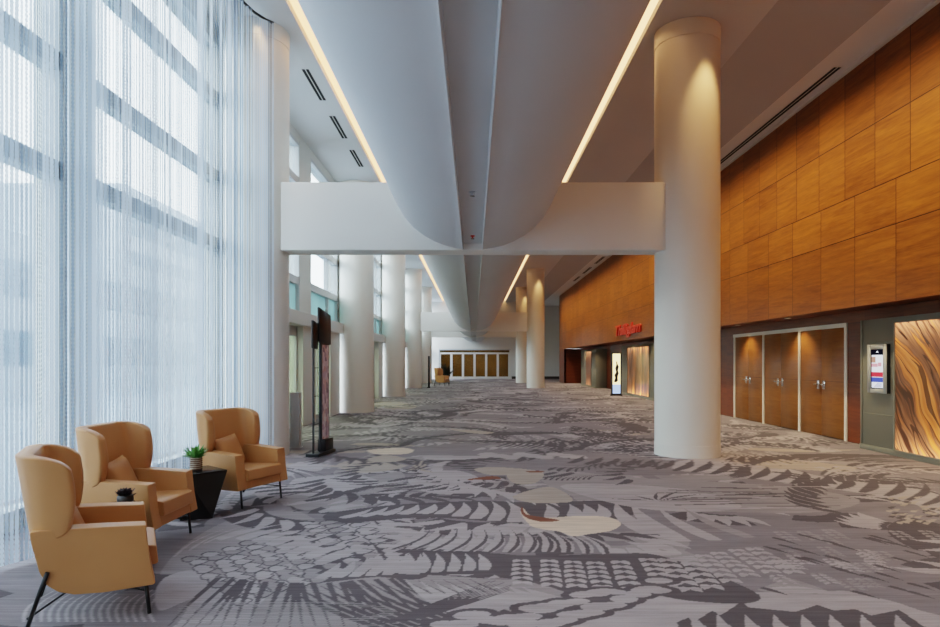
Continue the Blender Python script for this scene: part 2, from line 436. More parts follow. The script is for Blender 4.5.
# beige leaf above it
patch(m_(c1, [(392, 60), (450, 36), (520, 24), (572, 42), (600, 74), (520, 80), (450, 78)]), 5, .0020)
patch(m_(c1, [(372, -18), (420, -30), (500, -22), (470, 10), (400, 12)]), 5, .0020)
patch(m_(c1, [(230, -1), (320, -14), (352, -4), (310, -2)]), 4, .0022)
# second soft row
blades(m_(c1, [(-60, 235), (150, 248), (350, 250), (560, 250), (760, 258)]), m_(c1, [(60, 165), (220, 165), (380, 172), (500, 178), (640, 190)]), 12, 1, .8, .0016, -.1)
blades(m_(c1, [(-60, 240), (150, 250), (350, 254), (560, 254), (760, 262)]), m_(c1, [(80, 170), (240, 168), (396, 176), (516, 182), (660, 196)]), 12, 2, .25, .0018, -.1)
# woven rays, lower middle
patch(m_(c1, [(-460, 400), (-200, 350), (60, 330), (320, 345), (420, 350), (560, 385), (640, 440), (400, 520), (0, 620), (-500, 640)]), 6, .0008)
for i in range(16):
    x = -420 + i * 34; leaf(fl(*c1(x + 360 + i * 8, 520 - i * 3)), fl(*c1(x + 10 + i * 9, 372 - i * 2)), .045, 2, .0016, .03)
for i in range(11):
    leaf(fl(*c1(-60 + i * 14, 500 - i * 2)), fl(*c1(330 + i * 8, 345 + i * 3)), .02, 2, .0018, 0)
for i in range(9):
    x = 60 + i * 42; leaf(fl(*c1(x + 170, 470 - i * 6)), fl(*c1(x - 40 + i * 9, 350 + i * 3)), .11, 1, .0017, .04)
for x, y in ((250, 470), (300, 486), (330, 492), (380, 480), (430, 478), (480, 448), (520, 440), (560, 430), (610, 468), (650, 462), (690, 440), (735, 436), (690, 392), (640, 398), (735, 388), (780, 414), (830, 396), (890, 384), (570, 488), (520, 498), (430, 500), (220, 500), (160, 505), (610, 424), (900, 350), (860, 380)):
    a_, b_, g_ = .085 + R.random() * .035, .05 + R.random() * .02, R.uniform(-.3, .3); ell(fl(*c1(x, y)), a_ + .06, b_ + .04, g_, 2, .0021); ell(fl(*c1(x, y)), a_, b_, g_, 1, .0022)
# scale leaves between the chairs and the middle
patch(m_(c3, [(40, 330), (160, 210), (330, 130), (520, 110), (640, 180), (700, 300), (640, 400), (400, 420), (200, 440), (60, 420)]), 6, -.02)
for r in range(11):
    for k in range(9):
        x = 120 + k * 72 + r * 18 + R.uniform(-12, 12); y = 330 - k * 19 + r * 15 - 40 + R.uniform(-4, 4)
        if y < 150: continue
        leaf(fl(*c3(x - 5, y + 1)), fl(*c3(x + 70, y - 11)), .17, 2, .0013, .1, fat=.55); leaf(fl(*c3(x, y)), fl(*c3(x + 62, y - 10)), .125, R.choice((1, 1, 6)), .0014, .1, fat=.55)
blades(m_(c3, [(60, 290), (230, 215), (330, 215), (390, 225), (450, 240), (540, 275), (660, 300)]), m_(c3, [(240, 180), (380, 160), (470, 160), (540, 178), (620, 200), (720, 226), (830, 240)]), 11, 1, .85, .0016, .08)
patch(m_(c3, [(500, 60), (700, 10), (900, -30), (900, 20), (700, 70), (560, 110)]), 6, .0008)
for i in range(14):
    x = 500 + i * 30; y = 90 - i * 7; leaf(fl(*c3(x, y)), fl(*c3(x + 130, y - 16)), .10, R.choice((2, 1, 2)), .0016, .05)
blades(m_(c3, [(740, 320), (880, 335), (980, 345)]), m_(c3, [(800, 270), (890, 262), (1000, 268)]), 4, 1, .85, .0016, -.05)
patch(m_(c3, [(680, 330), (760, 300), (900, 250), (1000, 250), (1000, 350), (850, 352)]), 2, .0008)
# radiating dark strokes near the lens
patch(m_(c3, [(100, 520), (200, 390), (400, 360), (700, 350), (940, 350), (1100, 420), (1100, 640), (0, 640)]), 1, .0007)
for i in range(22):
    s = i / 21; leaf(fl(*c3(250 + 620 * s + 30 * math.sin(i), 352 + 20 * math.sin(s * 3.1))), fl(*c3(40 + 1080 * s, 560 - 20 * s)), .042, 2, .0016, .04 * (s - .5), fat=.25)
for i in range(20): 
    y = 440 + i * 6; leaf(fl(*c3(100, y + 6)), fl(*c3(900, y)), .012, 6, .0018, 0)
# combed oval under the first chair
for i in range(16):
    s = i / 15; leaf(fl(24 + 130 * s, 622), fl(60 + 110 * s, 588), .02, 1, .0014, .12)
patch(m_(c3, [(20, 400), (60, 350), (150, 325), (220, 345), (200, 400), (100, 450), (30, 470)]), 1, .0010)
# band of parallelograms by the big column
patch([(676, 462), (700, 459), (735, 460), (775, 466), (830, 478), (880, 484), (930, 492), (960, 505), (960, 520), (900, 500), (840, 490), (780, 482), (720, 474), (676, 470)], 1, .0008)
blades([(560, 463), (640, 468), (700, 473), (760, 480), (830, 488), (900, 498), (950, 514)], [(575, 456), (650, 459), (715, 461), (780, 468), (850, 478), (925, 483), (975, 494)], 20, 2, .62, .0016, -.06, fat=.6)
patch([(540, 470), (640, 478), (720, 482), (800, 488), (860, 500), (820, 512), (720, 512), (640, 508), (560, 492)], 6, .0007)
for i in range(26):
    y = 484 + R.random() * 26; x = 650 + R.random() * 120; leaf(fl(x, y), fl(x + 90, y - 2 + R.random() * 6), .035, R.choice((2, 2, 1)), .0016, 0)
patch([(560, 486), (620, 484), (690, 490), (728, 500), (740, 508), (690, 512), (620, 505)], 1, .0010)
for i in range(14):
    s = i / 13; leaf(fl(650 + 20 * s, 500), fl(600 + 150 * s, 490 + 20 * abs(s - .5)), .05, 2 if i % 2 else 1, .0016, .05)
patch(m_(c2, [(180, 100), (330, 92), (480, 104), (590, 120), (560, 134), (420, 126), (260, 118)]), 5, .0009)
for i in range(60):
    x, y = 695 + R.random() * 160, 215 + R.random() * 85
    if 700 < x < 800 or y > 240: leaf(fl(*c2(x, y)), fl(*c2(x + 22, y - 7)), .05, R.choice((5, 5, 2)), .0018, .1)
# middle distance rows
blades(m_(c4, [(140, 285), (250, 290), (350, 292), (430, 298)]), m_(c4, [(190, 258), (290, 258), (390, 256), (440, 266)]), 10, 2, .6, .0016, -.1, fat=.6)
for i in range(9): ell(fl(*c4(120 + i * 48, 318 + (i % 3) * 6)), .16, .22, 0, 1, .0014)
blades(m_(c4, [(360, 385), (480, 395), (620, 375), (760, 362), (900, 375)]), m_(c4, [(400, 372), (520, 370), (640, 345), (780, 338), (930, 350)]), 16, 2, .6, .0016, .08, fat=.6)
blades(m_(c4, [(350, 425), (430, 430), (560, 425)]), m_(c4, [(390, 408), (480, 412), (600, 405)]), 9, 2, .5, .0016, .08)
patch(m_(c4, [(60, 380), (140, 372), (250, 378), (350, 392), (330, 408), (240, 404), (120, 404)]), 5, .0016)
patch(m_(c4, [(280, 390), (340, 388), (360, 393), (310, 396)]), 4, .0020)
patch(m_(c5, [(410, 330), (480, 322), (570, 318), (628, 328), (600, 346), (520, 350), (440, 346)]), 3, .0020)
patch(m_(c5, [(412, 372), (480, 354), (560, 360), (590, 374), (520, 386), (440, 386)]), 5, .0020)
patch(m_(c5, [(270, 400), (360, 372), (480, 388), (600, 402), (480, 430), (340, 434)]), 5, .0012)
for i in range(16):
    s = i / 15; leaf(fl(*c5(640 + 20 * s, 415 + 8 * s)), fl(*c5(580 + 150 * s, 436 - 62 * math.sin(math.pi * s) * (1 if s > .3 else .7))), .07, 5 if i % 2 else 2, .0020, 0)
patch(m_(c5, [(40, 400), (120, 385), (200, 395), (190, 425), (90, 430), (40, 450)]), 1, .0008)
patch(m_(c5, [(60, 470), (200, 450), (380, 450), (460, 478), (380, 520), (200, 545), (60, 530)]), 1, .0008)
patch(m_(c5, [(600, 470), (720, 430), (860, 430), (960, 480), (900, 530), (700, 530)]), 1, .0008)
patch(m_(c5, [(800, 230), (900, 236), (1000, 246), (960, 254), (860, 244)]), 5, .0016)
patch(m_(c5, [(280, 205), (420, 192), (540, 205), (480, 222), (340, 222)]), 1, .0008)
patch(m_(c5, [(430, 110), (540, 102), (640, 120), (600, 138), (480, 135)]), 5, .0010)
NEAR = True
# the rest of the carpet: ferns, lenses, rays and plumes at the weave's own scale
def fern(cx, cy, r, a0, a1, mi, L, under=None, zz=0.0):
    n = max(5, int(abs(a1 - a0) * r / .20))
    if under is not None:
        pts = [(cx + (r + o) * math.cos(a0 + (a1 - a0) * k / 14), cy + (r + o) * math.sin(a0 + (a1 - a0) * k / 14)) for o, ks in ((-.06, range(15)), (L * .9, range(14, -1, -1))) for k in ks]
        lay(pts, under, .0006 + zz)
    for i in range(n):
        a = a0 + (a1 - a0) * (i + .5) / n
        b = (cx + r * math.cos(a), cy + r * math.sin(a)); a2 = a + .25 * (1 if a1 > a0 else -1)
        leaf(b, (cx + (r + L) * math.cos(a2), cy + (r + L) * math.sin(a2)), .13, mi, .0013 + zz, .1, fat=.5)
for i in range(70):
    Y = R.uniform(3.7, 8.4); X = R.uniform(-2.6, 5.0); a0 = R.uniform(0, 6.28)
    fern(X, Y, R.uniform(.35, 1.1), a0, a0 + R.uniform(.8, 2.0) * R.choice((-1, 1)), R.choice((2, 1, 1)), R.uniform(.2, .4), R.choice((6, 2, 2)), -.01)
placed = 0
while placed < 620:
    Y = R.uniform(5.6, 56); X = R.uniform(-3.9, 6.9)
    if Y < 8.2 and -2.4 < X < 3.9: continue
    placed += 1
    t = R.random()
    if t < .66:
        a0 = R.uniform(0, 6.28); fern(X, Y, R.uniform(.6, 2.2), a0, a0 + R.uniform(.8, 2.2) * R.choice((-1, 1)), R.choice((2, 2, 1)), R.uniform(.3, .55), R.choice((None, None, 6, 1, 2)))
    elif t < .76:
        leaf((X, Y), (X + R.uniform(1.2, 2.6), Y + R.uniform(-.5, .5)), R.uniform(.3, .6), R.choice((1, 1, 6, 5)), .0005, R.uniform(-.1, .1), n=10)
    elif t < .9:
        a = R.uniform(0, 6.28)
        for k in range(14):
            q = a + k * .11; leaf((X + .25 * math.cos(q), Y + .25 * math.sin(q)), (X + 1.3 * math.cos(q), Y + 1.3 * math.sin(q)), .06, 2 if k % 2 else 1, .0011, .05)
    else:
        for k in range(5):
            plume((X + k * .3, Y + .06 * k), (X + k * .3 - .15, Y + .75 + .06 * k), .2, 6, 1, .0012)
import numpy as np
def weave():
    """one flat floor mesh whose vertices carry the yarn colour; fine weave where the pattern is seen close up"""
    tones = np.array(CARPET_TONES)
    def axis(a, b, d): return np.linspace(a, b, max(2, int(round((b - a) / d)) + 1))
    def rows(a, b, lo, hi):
        q = [a]
        while q[-1] < b: q.append(q[-1] + min(hi, max(lo, q[-1] ** 2 / 2000)))
        q[-1] = b; return np.array(q)
    zones = [(axis(-5, 9, 2.0), axis(Y0, 3.3, 1.0)), (axis(-5, -3.6, .1), rows(3.3, 9, .08, .08)), (axis(-3.6, 6.3, .0095), rows(3.3, 9, .0085, .04)), (axis(6.3, 9, .03), rows(3.3, 9, .03, .04)),
             (axis(-5, 9, .036), rows(9, 30, .05, .085)), (axis(-5, 9, .05), rows(30, 57.2, .1, .1)), (axis(-5, 9, 2.0), axis(57.2, 61, 1.0))]
    V, Q, C = [], [], []; base = 0
    polys = sorted(POLY, key=lambda t: t[0])
    for xs, ys in zones:
        nx, ny = len(xs), len(ys); g = np.zeros((ny, nx), np.int8)
        for z, mi, pts in polys:
            P = np.array(pts); x0, y0 = P.min(0); x1, y1 = P.max(0)
            i0, i1 = np.searchsorted(xs, x0), np.searchsorted(xs, x1); j0, j1 = np.searchsorted(ys, y0), np.searchsorted(ys, y1)
            if i1 <= i0 or j1 <= j0: continue
            X = xs[i0:i1][None, :]; Yv = ys[j0:j1][:, None]; ins = np.zeros((j1 - j0, i1 - i0), bool)
            for k in range(len(P)):
                (ax, ay), (bx, by) = P[k - 1], P[k]
                if ay == by: continue
                ins ^= ((ay > Yv) != (by > Yv)) & (X < (bx - ax) * (Yv - ay) / (by - ay) + ax)
            sub = g[j0:j1, i0:i1]; sub[ins] = mi
        xx, yy = np.meshgrid(xs, ys)
        V.append(np.stack([xx.ravel(), yy.ravel(), np.zeros(nx * ny)], 1)); C.append(tones[g.ravel()])
        idx = np.arange(nx * ny).reshape(ny, nx) + base
        Q.append(np.stack([idx[:-1, :-1].ravel(), idx[:-1, 1:].ravel(), idx[1:, 1:].ravel(), idx[1:, :-1].ravel()], 1)); base += nx * ny
    V, Q, C = np.concatenate(V), np.concatenate(Q), np.concatenate(C)
    me = bpy.data.meshes.new('floor'); me.vertices.add(len(V)); me.vertices.foreach_set('co', V.astype(np.float32).ravel())
    me.loops.add(Q.size); me.loops.foreach_set('vertex_index', Q.astype(np.int32).ravel())
    me.polygons.add(len(Q)); me.polygons.foreach_set('loop_start', np.arange(0, Q.size, 4, dtype=np.int32))
    me.update(calc_edges=True)
    at = me.color_attributes.new('yarn', 'FLOAT_COLOR', 'POINT')
    at.data.foreach_set('color', np.concatenate([C, np.ones((len(C), 1))], 1).astype(np.float32).ravel())
    me.materials.append(CARPET)
    o = bpy.data.objects.new('floor', me); COL.objects.link(o); return o
struct(weave())

# ------------------------------------------------------------------ CEILING
def sheet(name, rows, mat, solid=0):
    m = MB(); m.grid(rows, 0, False); return m.build(name, mat)
ZC = 6.84
c = MB(); c.box((WX - .3, Y0, ZC), (-2.78, Y1, ZC + .10)); c.box((-3.2, Y0, ZC + .20), (3.2, Y1, ZC + .35)); c.box((-3.2, Y0, ZC + .1), (-3.05, Y1, ZC + .2)); c.box((3.05, Y0, ZC + .1), (3.2, Y1, ZC + .2))
struct(c.build('ceiling', CEIL))
c = MB(); c.box((2.78, Y0, ZC), (4.49, Y1, ZC + .10)); struct(c.build('ceiling_inner', mat_plain('ceiling_paint_dimmed', (.56, .57, .59), .7, var=.03, scale=.6)))  # copy of the ceiling paint, dimmer light on this side put into the colour
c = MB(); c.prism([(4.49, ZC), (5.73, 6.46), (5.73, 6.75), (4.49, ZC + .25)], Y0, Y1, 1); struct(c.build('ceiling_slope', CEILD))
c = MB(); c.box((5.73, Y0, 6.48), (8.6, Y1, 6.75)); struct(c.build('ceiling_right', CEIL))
t = MB(); t.box((6.33, Y0, 6.44), (6.40, 48, 6.48)); struct(t.build('trim_1', WHITE))
# the vault: two plaster halves with a groove along the keel
prof = [(.145, 3.29), (.30, 3.305), (.46, 3.345), (.63, 3.41), (.79, 3.50), (.95, 3.62), (1.10, 3.79), (1.23, 4.02), (1.33, 4.30), (1.42, 4.58), (1.52, 4.85), (1.68, 5.22), (1.88, 5.66), (2.10, 6.10), (2.32, 6.50), (2.52, 6.80)]
def vault(sg, gx):
    m = MB()
    P = [(gx, 3.40), (gx, 3.283), (gx + sg * .012, 3.275), (gx + sg * .03, 3.287)] + [(sg * x, z) for x, z in prof[1:]] + [(sg * 2.52, 6.9)]
    m.grid([[(x, Y0, z) for x, z in P], [(x, Y1, z) for x, z in P]], 0, True)
    o = m.build('ceiling_vault', VAULT, fix=False)
    md = o.modifiers.new('es', 'EDGE_SPLIT'); md.split_angle = .6
    return struct(o)
vault(-1, -.165); vault(1, .125)
g = MB(); g.box((-.2, Y0, 3.375), (.16, Y1, 3.42)); struct(g.build('ceiling_groove', VAULT))
# cove light strips above the lip of the vault
for sg in (-1, 1):
    m = MB(); m.box((sg * 2.40, Y0, 6.99), (sg * 3.0, Y1, 7.02)); o = m.build('cove_light', COVE)
    tag(o, 'warm glowing cove strip along the vault on the %s side' % ('window' if sg < 0 else 'wood wall'), 'cove light', None)

# ------------------------------------------------------------------ WALLS, WINDOWS (left)
ZT = [3.39, 4.47, 5.72]
wl = MB()
wl.box((WX - .3, Y0, 6.6), (WX, Y1, ZC + .2))                          # head above the glass
wl.box((WX - .3, Y0, -.1), (WX, 10.9, .12))                            # low kerb behind the curtain
piers = [(2.0, 2.4), (6.37, 6.83)]
for cy in COLY[1:]:
    piers += [(cy - .08, cy + .35), (cy + 4.6, cy + 5.6)]
for a, b in piers: wl.box((WX - .28, a, 0), (WX + .02, b, 6.7))
for cy in COLY[1:]:                                                    # lower storefront piers
    wl.box((WX - .2, cy + 4.5, 0), (WX + .12, cy + 5.7, 2.33)); wl.box((WX - .2, cy + 7.15, 0), (WX + .16, cy + 8.4, 2.33))
    wl.box((WX - .2, cy + .3, 0), (WX + .12, cy + 1.9, 2.33))
struct(wl.build('wall_left', PALE, bevel=0))
ld = MB(); ld.box((WX - .3, 10.95, 2.33), (WX + .26, Y1, 2.63)); struct(ld.build('trim_2', WHITE, bevel=.01))
bays = [(Y0, 2.0), (2.4, 6.37), (6.83, 10.30)]
for cy in COLY[1:]:
    bays += [(cy + .35, cy + 4.6)]
    if cy + 5.6 < Y1: bays += [(cy + 5.6, min(Y1, cy + 8.78))]
for k, (a, b) in enumerate(bays):
    low = .12 if b < 10.35 else 2.63
    f = MB()
    for z in ZT: f.box((WX - .16, a, z - .09), (WX + .01, b, z + .09))
    f.box((WX - .16, a, low), (WX + .01, a + .06, 6.6)); f.box((WX - .16, b - .06, low), (WX + .01, b, 6.6))
    f.box((WX - .16, a, low), (WX + .01, b, low + .06)); f.box((WX - .16, a, 6.54), (WX + .01, b, 6.62))
    if b - a > 3.5 and low > 1: f.box((WX - .12, (a + b) / 2 - .03, low), (WX, (a + b) / 2 + .03, 6.6))
    elif low > 1: f.box((WX - .12, a + 1.95, low), (WX, a + 2.03, 6.6))
    w = struct(f.build('window_%d' % (k + 1), FRAME))
    gp = MB(); gp.box((WX - .09, a + .05, low + .05 if low < 1 else ZT[0]), (WX - .075, b - .05, 6.56)); gp.build('pane', GLASS, w)
    if low > 1:
        gp = MB(); gp.box((WX - .09, a + .05, low + .05), (WX - .07, b - .05, ZT[0])); gp.build('frosted_pane', FROST, w)
n = 4
for cy in COLY[1:]:                                                    # storefront glass doors below the ledge
    for (a, b) in ((cy + 1.9, cy + 4.5), (cy + 5.7, cy + 7.15)):
        if b > Y1: continue
        f = MB()
        for q in (a, (a + b) / 2 - .04, b - .08): f.box((WX - .12, q, 0), (WX - .02, q + .08, 2.33))
        f.box((WX - .12, a, 2.1), (WX - .02, b, 2.33)); f.box((WX - .12, a, 0), (WX - .02, b, .12))
        d = struct(f.build('door_%d' % n, FRAME)); n += 1
        gp = MB(); gp.box((WX - .08, a + .05, .1), (WX - .07, b - .05, 2.12)); gp.build('pane', GLASSD, d)
rear = MB(); rear.box((-5, Y0 - .2, 0), (9, Y0, 7.2)); struct(rear.build('wall_rear', WHITE))
# ------------------------------------------------------------------ WALLS (right)
m = MB(); m.box((RX, Y0, 2.43), (RX + .12, 48, 6.48)); struct(m.build('wall_right', WOOD))
m = MB(); m.box((RX, 45.3, 0), (RX + .12, 48, 2.43)); m.box((RX, 45.3, 0), (7.8, 45.42, 2.43)); struct(m.build('wall_right_end', WOODD))
m = MB(); m.box((RX + .1, Y0, 2.44), (8.0, 45.4, 2.56)); struct(m.build('ceiling_soffit', WOODD))
DX = 5.05
D0, D1 = 12.12, 17.30                     # door set
m = MB(); m.box((RX2, Y0, 0), (RX2 + .15, D0, 2.44)); m.box((RX2, D1, 0), (RX2 + .15, 24.0, 2.44)); m.box((RX2, D0, 2.2), (RX2 + .15, D1, 2.44))
m.box((RX2 + .14, D0, 0), (RX2 + .2, D1, 2.3)); struct(m.build('wall_right_lower', WOODD))
m = MB(); m.box((7.6, 24, 0), (7.75, 45.4, 2.44)); m.box((RX2, 23.9, 0), (7.7, 24.0, 2.44)); struct(m.build('wall_right_alcove', WOODD))
m = MB(); m.box((RX, 47.95, 0), (8.6, 48.05, 6.6)); m.box((8.5, 48, 0), (8.6, Y1, 6.6)); struct(m.build('wall_right_far', PALE))
# door set: cream frame, three pairs
fr = MB(); w3 = (D1 - D0) / 3
for k in range(4): 
    y = D0 + k * w3; fr.box((RX2 - .02, y - .04, 0), (RX2 + .14, y + .04, 2.2))
fr.box((RX2 - .03, D0 - .045, 2.16), (RX2 + .14, D1 + .045, 2.24)); struct(fr.build('trim_3', DOORF))
def make_doors(k):
    y = D0 + k * w3
    r = struct(empty('door_%d' % (k + 1), (RX2 + .015, y + w3 / 2, 0)))
    for sg in (-1, 1):
        a, b = sorted((sg * .006, sg * (w3 / 2 - .05)))
        m = MB(); m.box((-.02, a, .015), (.03, b, 2.16)); lp = m.build('leaf_panel', WOODDOOR, r, bevel=.004, bseg=1)
        h = MB(); h.box((-.032, sg * .06, .95), (-.02, sg * .15, 1.13)); h.lathe([(.022, 0), (.022, .012)], (-.03, sg * .10, 1.06), 12)
        h.tube([(-.025, sg * .10, 1.05), (-.075, sg * .10, 1.05), (-.085, sg * .11, 1.05), (-.085, sg * .19, 1.045)], .011, 8)
        h.build('door_handle', CHROME, lp, bevel=.003, bseg=1)
for k in range(3): make_doors(k)
# sage portals with backlit figured panels
def portal(y0, y1, x, top, name):
    m = MB(); m.box((x, y0, 0), (RX2 + .6 if y0 > 24 else RX2, y1, top)); m.box((x - .02, y0 - .01, 0), (x, y1 + .01, .09))
    m.box((x - .012, y1 - .05, .09), (x, y1, top))
    for z in (.62, 1.83):
        m.box((x - .006, y1 - .95, z), (x, y1 - .05, z + .012))
    return struct(m.build(name, GREEN, bevel=.006, bseg=1))
portal(3.0, 11.15, 6.74, 2.22, 'wall_portal')
def art(y0, y1, z0, z1, x, mat, label):
    r = empty('backlit_panel', (x, (y0 + y1) / 2, z0)); tag(r, label, 'art panel', 'backlit figured panels on the wall')
    h, wd = z1 - z0, (y1 - y0) / 2
    f = MB(); f.box((-.03, -wd - .03, -.02), (0, -wd, h + .02)); f.box((-.03, wd, -.02), (0, wd + .03, h + .02)); f.box((-.03, -wd, h), (0, wd, h + .02)); f.box((-.03, -wd, -.02), (0, wd, 0))
    f.build('frame', GREEN, r)
    p = MB(); p.quad([(-.012, wd, 0), (-.012, -wd, 0), (-.012, -wd, h), (-.012, wd, h)], 0, False, [(0, 0), (wd * 2 / h, 0), (wd * 2 / h, 1), (0, 1)])
    p.build('glowing_face', mat, r, fix=False)
art(6.9, 10.22, .10, 2.12, 6.74, mat_agate('agate_near', -.62, 2.3, 3.6), 'big backlit orange agate panel on the sage wall beside the wall display')
portal(23.6, 30.2, 6.95, 2.25, 'wall_portal_far')
portal(36.6, 41.5, 6.95, 2.25, 'wall_portal_end')
art(25.35, 28.9, .12, 2.12, 6.95, mat_agate('agate_mid', .1, 7.1, 3.4), 'backlit orange panel with drape-like veins behind the white kiosk')
art(37.8, 39.6, .12, 2.12, 6.95, mat_agate('agate_far', .0, 12.4, 3.4), 'small far backlit orange panel at the deep end of the alcove')

# ------------------------------------------------------------------ BACK WALL
GX0, GX1, GZ = -3.05, 3.15, 2.55
m = MB(); m.box((-5, Y1, 0), (GX0, Y1 + .2, 7.2)); m.box((GX1, Y1, 0), (9, Y1 + .2, 7.2)); m.box((GX0, Y1, GZ), (GX1, Y1 + .2, 7.2))
struct(m.build('wall_back', WHITE))
m = MB(); m.box((GX1 + .2, Y1 - .02, 0), (8.5, Y1, .22)); struct(m.build('baseboard_back', mat_plain('dark_base', (.05, .035, .03), .5)))
f = MB()
npan = 6; w = (GX1 - GX0) / npan
f.box((GX0 - .1, Y1 - .05, GZ), (GX1 + .1, Y1 + .1, GZ + .12), 1); f.box((GX0 - .08, Y1 - .05, 0), (GX0, Y1 + .1, GZ), 1)
for k in range(npan + 1): f.box((GX0 + k * w - .10, Y1 - .02, 0), (GX0 + k * w + .10, Y1 + .08, GZ - .25))
f.box((GX0, Y1, GZ - .35), (GX1, Y1 + .08, GZ - .2)); f.box((GX0, Y1, 0), (GX1, Y1 + .08, .2))
d = struct(f.build('door_20', [WHITE, GREYM]))
gp = MB(); gp.box((GX0, Y1 + .03, .1), (GX1, Y1 + .04, GZ)); gp.build('pane', GLASSD, d)
m = MB(); m.box((-4.5, 60.9, 0), (4.5, 61, 3.2)); m.box((-4.5, Y1 + .2, 2.9), (4.5, 61, 3.0)); m.box((-4.6, Y1 + .2, 0), (-4.5, 61, 3)); m.box((4.5, Y1 + .2, 0), (4.6, 61, 3))
struct(m.build('wall_vestibule', mat_plain('vestibule_wood', (.20, .12, .055), .5, var=.3, scale=1.5)))

# ------------------------------------------------------------------ COLUMNS AND BEAMS
def column(x, y, label):
    m = MB(); r = .51
    pr = [(r + .004, 0), (r + .004, .19), (r, .195), (r, 6.57), (r - .008, 6.575), (r - .008, 6.585), (r + .006, 6.59), (r + .006, ZC - .002)]
    o = m.lathe(pr, (0, 0, 0), 64).build('round_column', COLM, loc=(x, y, 0))
    md = o.modifiers.new('es', 'EDGE_SPLIT'); md.split_angle = .5
    tag(o, label, 'column', 'round columns of the hall', 'thing')
LX, CX = -3.53, 3.46
column(LX, COLY[1], 'white round column half covered by the bead curtain')
column(LX, COLY[2], 'white round column behind the black banner stand')
column(LX, COLY[3], 'white round window-side column, third along from the curtain')
column(LX, COLY[4], 'white round window-side column at the second crossbeam')
column(LX, COLY[5], 'white round window-side column next to the far orange chair')
column(CX, COLY[1], 'huge white round column standing alone before the wood double doors')
column(CX + .1, COLY[4], 'white round column meeting the second crossbeam near the wood alcove')
column(CX + .05, COLY[5], 'slim far white round column in front of the end wall')
for k, (yb, lab) in enumerate(((10.36, 'wide white crossbeam under the vault between the big columns'), (36.9, 'second white crossbeam deep in the hall'), (45.8, 'last white crossbeam ahead of the glass doors'))):
    m = MB(); m.box((LX + .47, yb - .235, 3.27), (CX - .40, yb + .235, 4.346))
    o = m.build('cross_beam', BEAM, bevel=.012, bseg=2); tag(o, lab, 'beam', 'crossbeams between columns', 'thing')
# sleeve where the first beam laps over the curtain column
# ------------------------------------------------------------------ CURTAIN
path = [(-3.36, .5), (-3.36, 9.05), (-3.34, 9.3), (-3.28, 9.55), (-3.18, 9.75), (-3.09, 9.85)]
def pathpt(s):
    for i in range(len(path) - 1):
        L = math.dist(path[i], path[i + 1])
        if s <= L or i == len(path) - 2:
            k = s / L; a, b = path[i], path[i + 1]
            d = ((b[0] - a[0]) / L, (b[1] - a[1]) / L)
            return (a[0] + (b[0] - a[0]) * k, a[1] + (b[1] - a[1]) * k), d
        s -= L
TOT = sum(math.dist(path[i], path[i + 1]) for i in range(len(path) - 1))
cm = MB(); N = 720; ph = 0; u = 0; prev = None; rows = []
for i in range(N + 1):
    s = TOT * i / N; p, d = pathpt(s)
    ph = 2 * math.pi * (s / .30 + .35 * math.sin(s * 2.3) + .2 * math.sin(s * 5.1))
    am = .034 * (1 + .5 * math.sin(s * 1.7))
    o = am * math.sin(ph); q = (p[0] + d[1] * o, p[1] - d[0] * o)
    if prev: u += math.dist(prev, q)
    rows.append((q, u)); prev = q
for i in range(N):
    (a, ua), (b, ub) = rows[i], rows[i + 1]
    cm.quad([(a[0], a[1], .03), (b[0], b[1], .03), (b[0], b[1], 6.70), (a[0], a[1], 6.70)], 0, True, [(ua, 0), (ub, 0), (ub, 6.7), (ua, 6.7)])
o = cm.build('bead_curtain', CURT, fix=False); tag(o, 'tall shimmering silver bead curtain hanging in front of the window wall', 'curtain', None, 'stuff')
tk = MB(); tk.tube([(p[0], p[1], 6.72) for p in path], .02, 8)
tag(tk.build('curtain_track', BLACK), 'dark curved track along the ceiling carrying the bead curtain', 'curtain track')
for p_ in [(-3.36, y) for y in (1, 3, 5, 7, 9)]: pass

# ------------------------------------------------------------------ CEILING FITTINGS
def slot(x, y0, y1, z, label, group):
    r = empty('slot_diffuser', (x, (y0 + y1) / 2, z)); tag(r, label, 'air vent', group)
    h = (y1 - y0) / 2
    f = MB(); f.box((-.075, -h, -.006), (-.065, h, .004)); f.box((.065, -h, -.006), (.075, h, .004)); f.box((-.008, -h, -.006), (.008, h, .004)); f.box((-.075, -h - .01, -.006), (.075, -h, .004)); f.box((-.075, h, -.006), (.075, h + .01, .004))
    f.build('frame', WHITE, r)
    f = MB(); f.box((-.065, -h, -.002), (-.008, h, .004)); f.box((.008, -h, -.002), (.065, h, .004)); f.build('slot', SLOT, r)
ORD = ['first', 'second', 'third', 'fourth', 'fifth', 'sixth', 'seventh']
for k in range(3):
    y = 11.66 + 2.22 * k
    slot(-3.08, y, y + 1.4, ZC, '%s short twin-slot air vent in the window-side ceiling, counted from the curtain' % ORD[k], 'window-side ceiling vents')
for k, (a, b) in enumerate(((10.8, 20.5), (26.5, 29.0), (30.2, 32.4), (33.6, 36.0), (37.2, 39.4))):
    slot(6.14, a, b, 6.478, ('very long twin-slot air vent above the amber wood wall' if k == 0 else '%s short dark air vent beyond the big column above the wood wall' % ORD[k - 1]), 'vents above the wood wall')
def downlight(x, y, z, label, group, on=True, r_=.055):
    r = empty('downlight', (x, y, z)); tag(r, label, 'downlight', group)
    m = MB(); m.lathe([(r_, .0), (r_ + .015, -.004), (r_ + .015, -.010), (r_ - .004, -.010), (r_ - .006, 0)], seg=24, caps=False); m.build('ring', WHITE if on else GREYM, r)
    m = MB(); m.lathe([(r_ - .006, -.003), (r_ - .02, -.002)], seg=24); m.build('lens', LAMP if on else GREYM, r)
downlight(6.72, 16.3, 2.44, 'soffit downlight over the far pair of wood doors', 'downlights in the wood soffit')
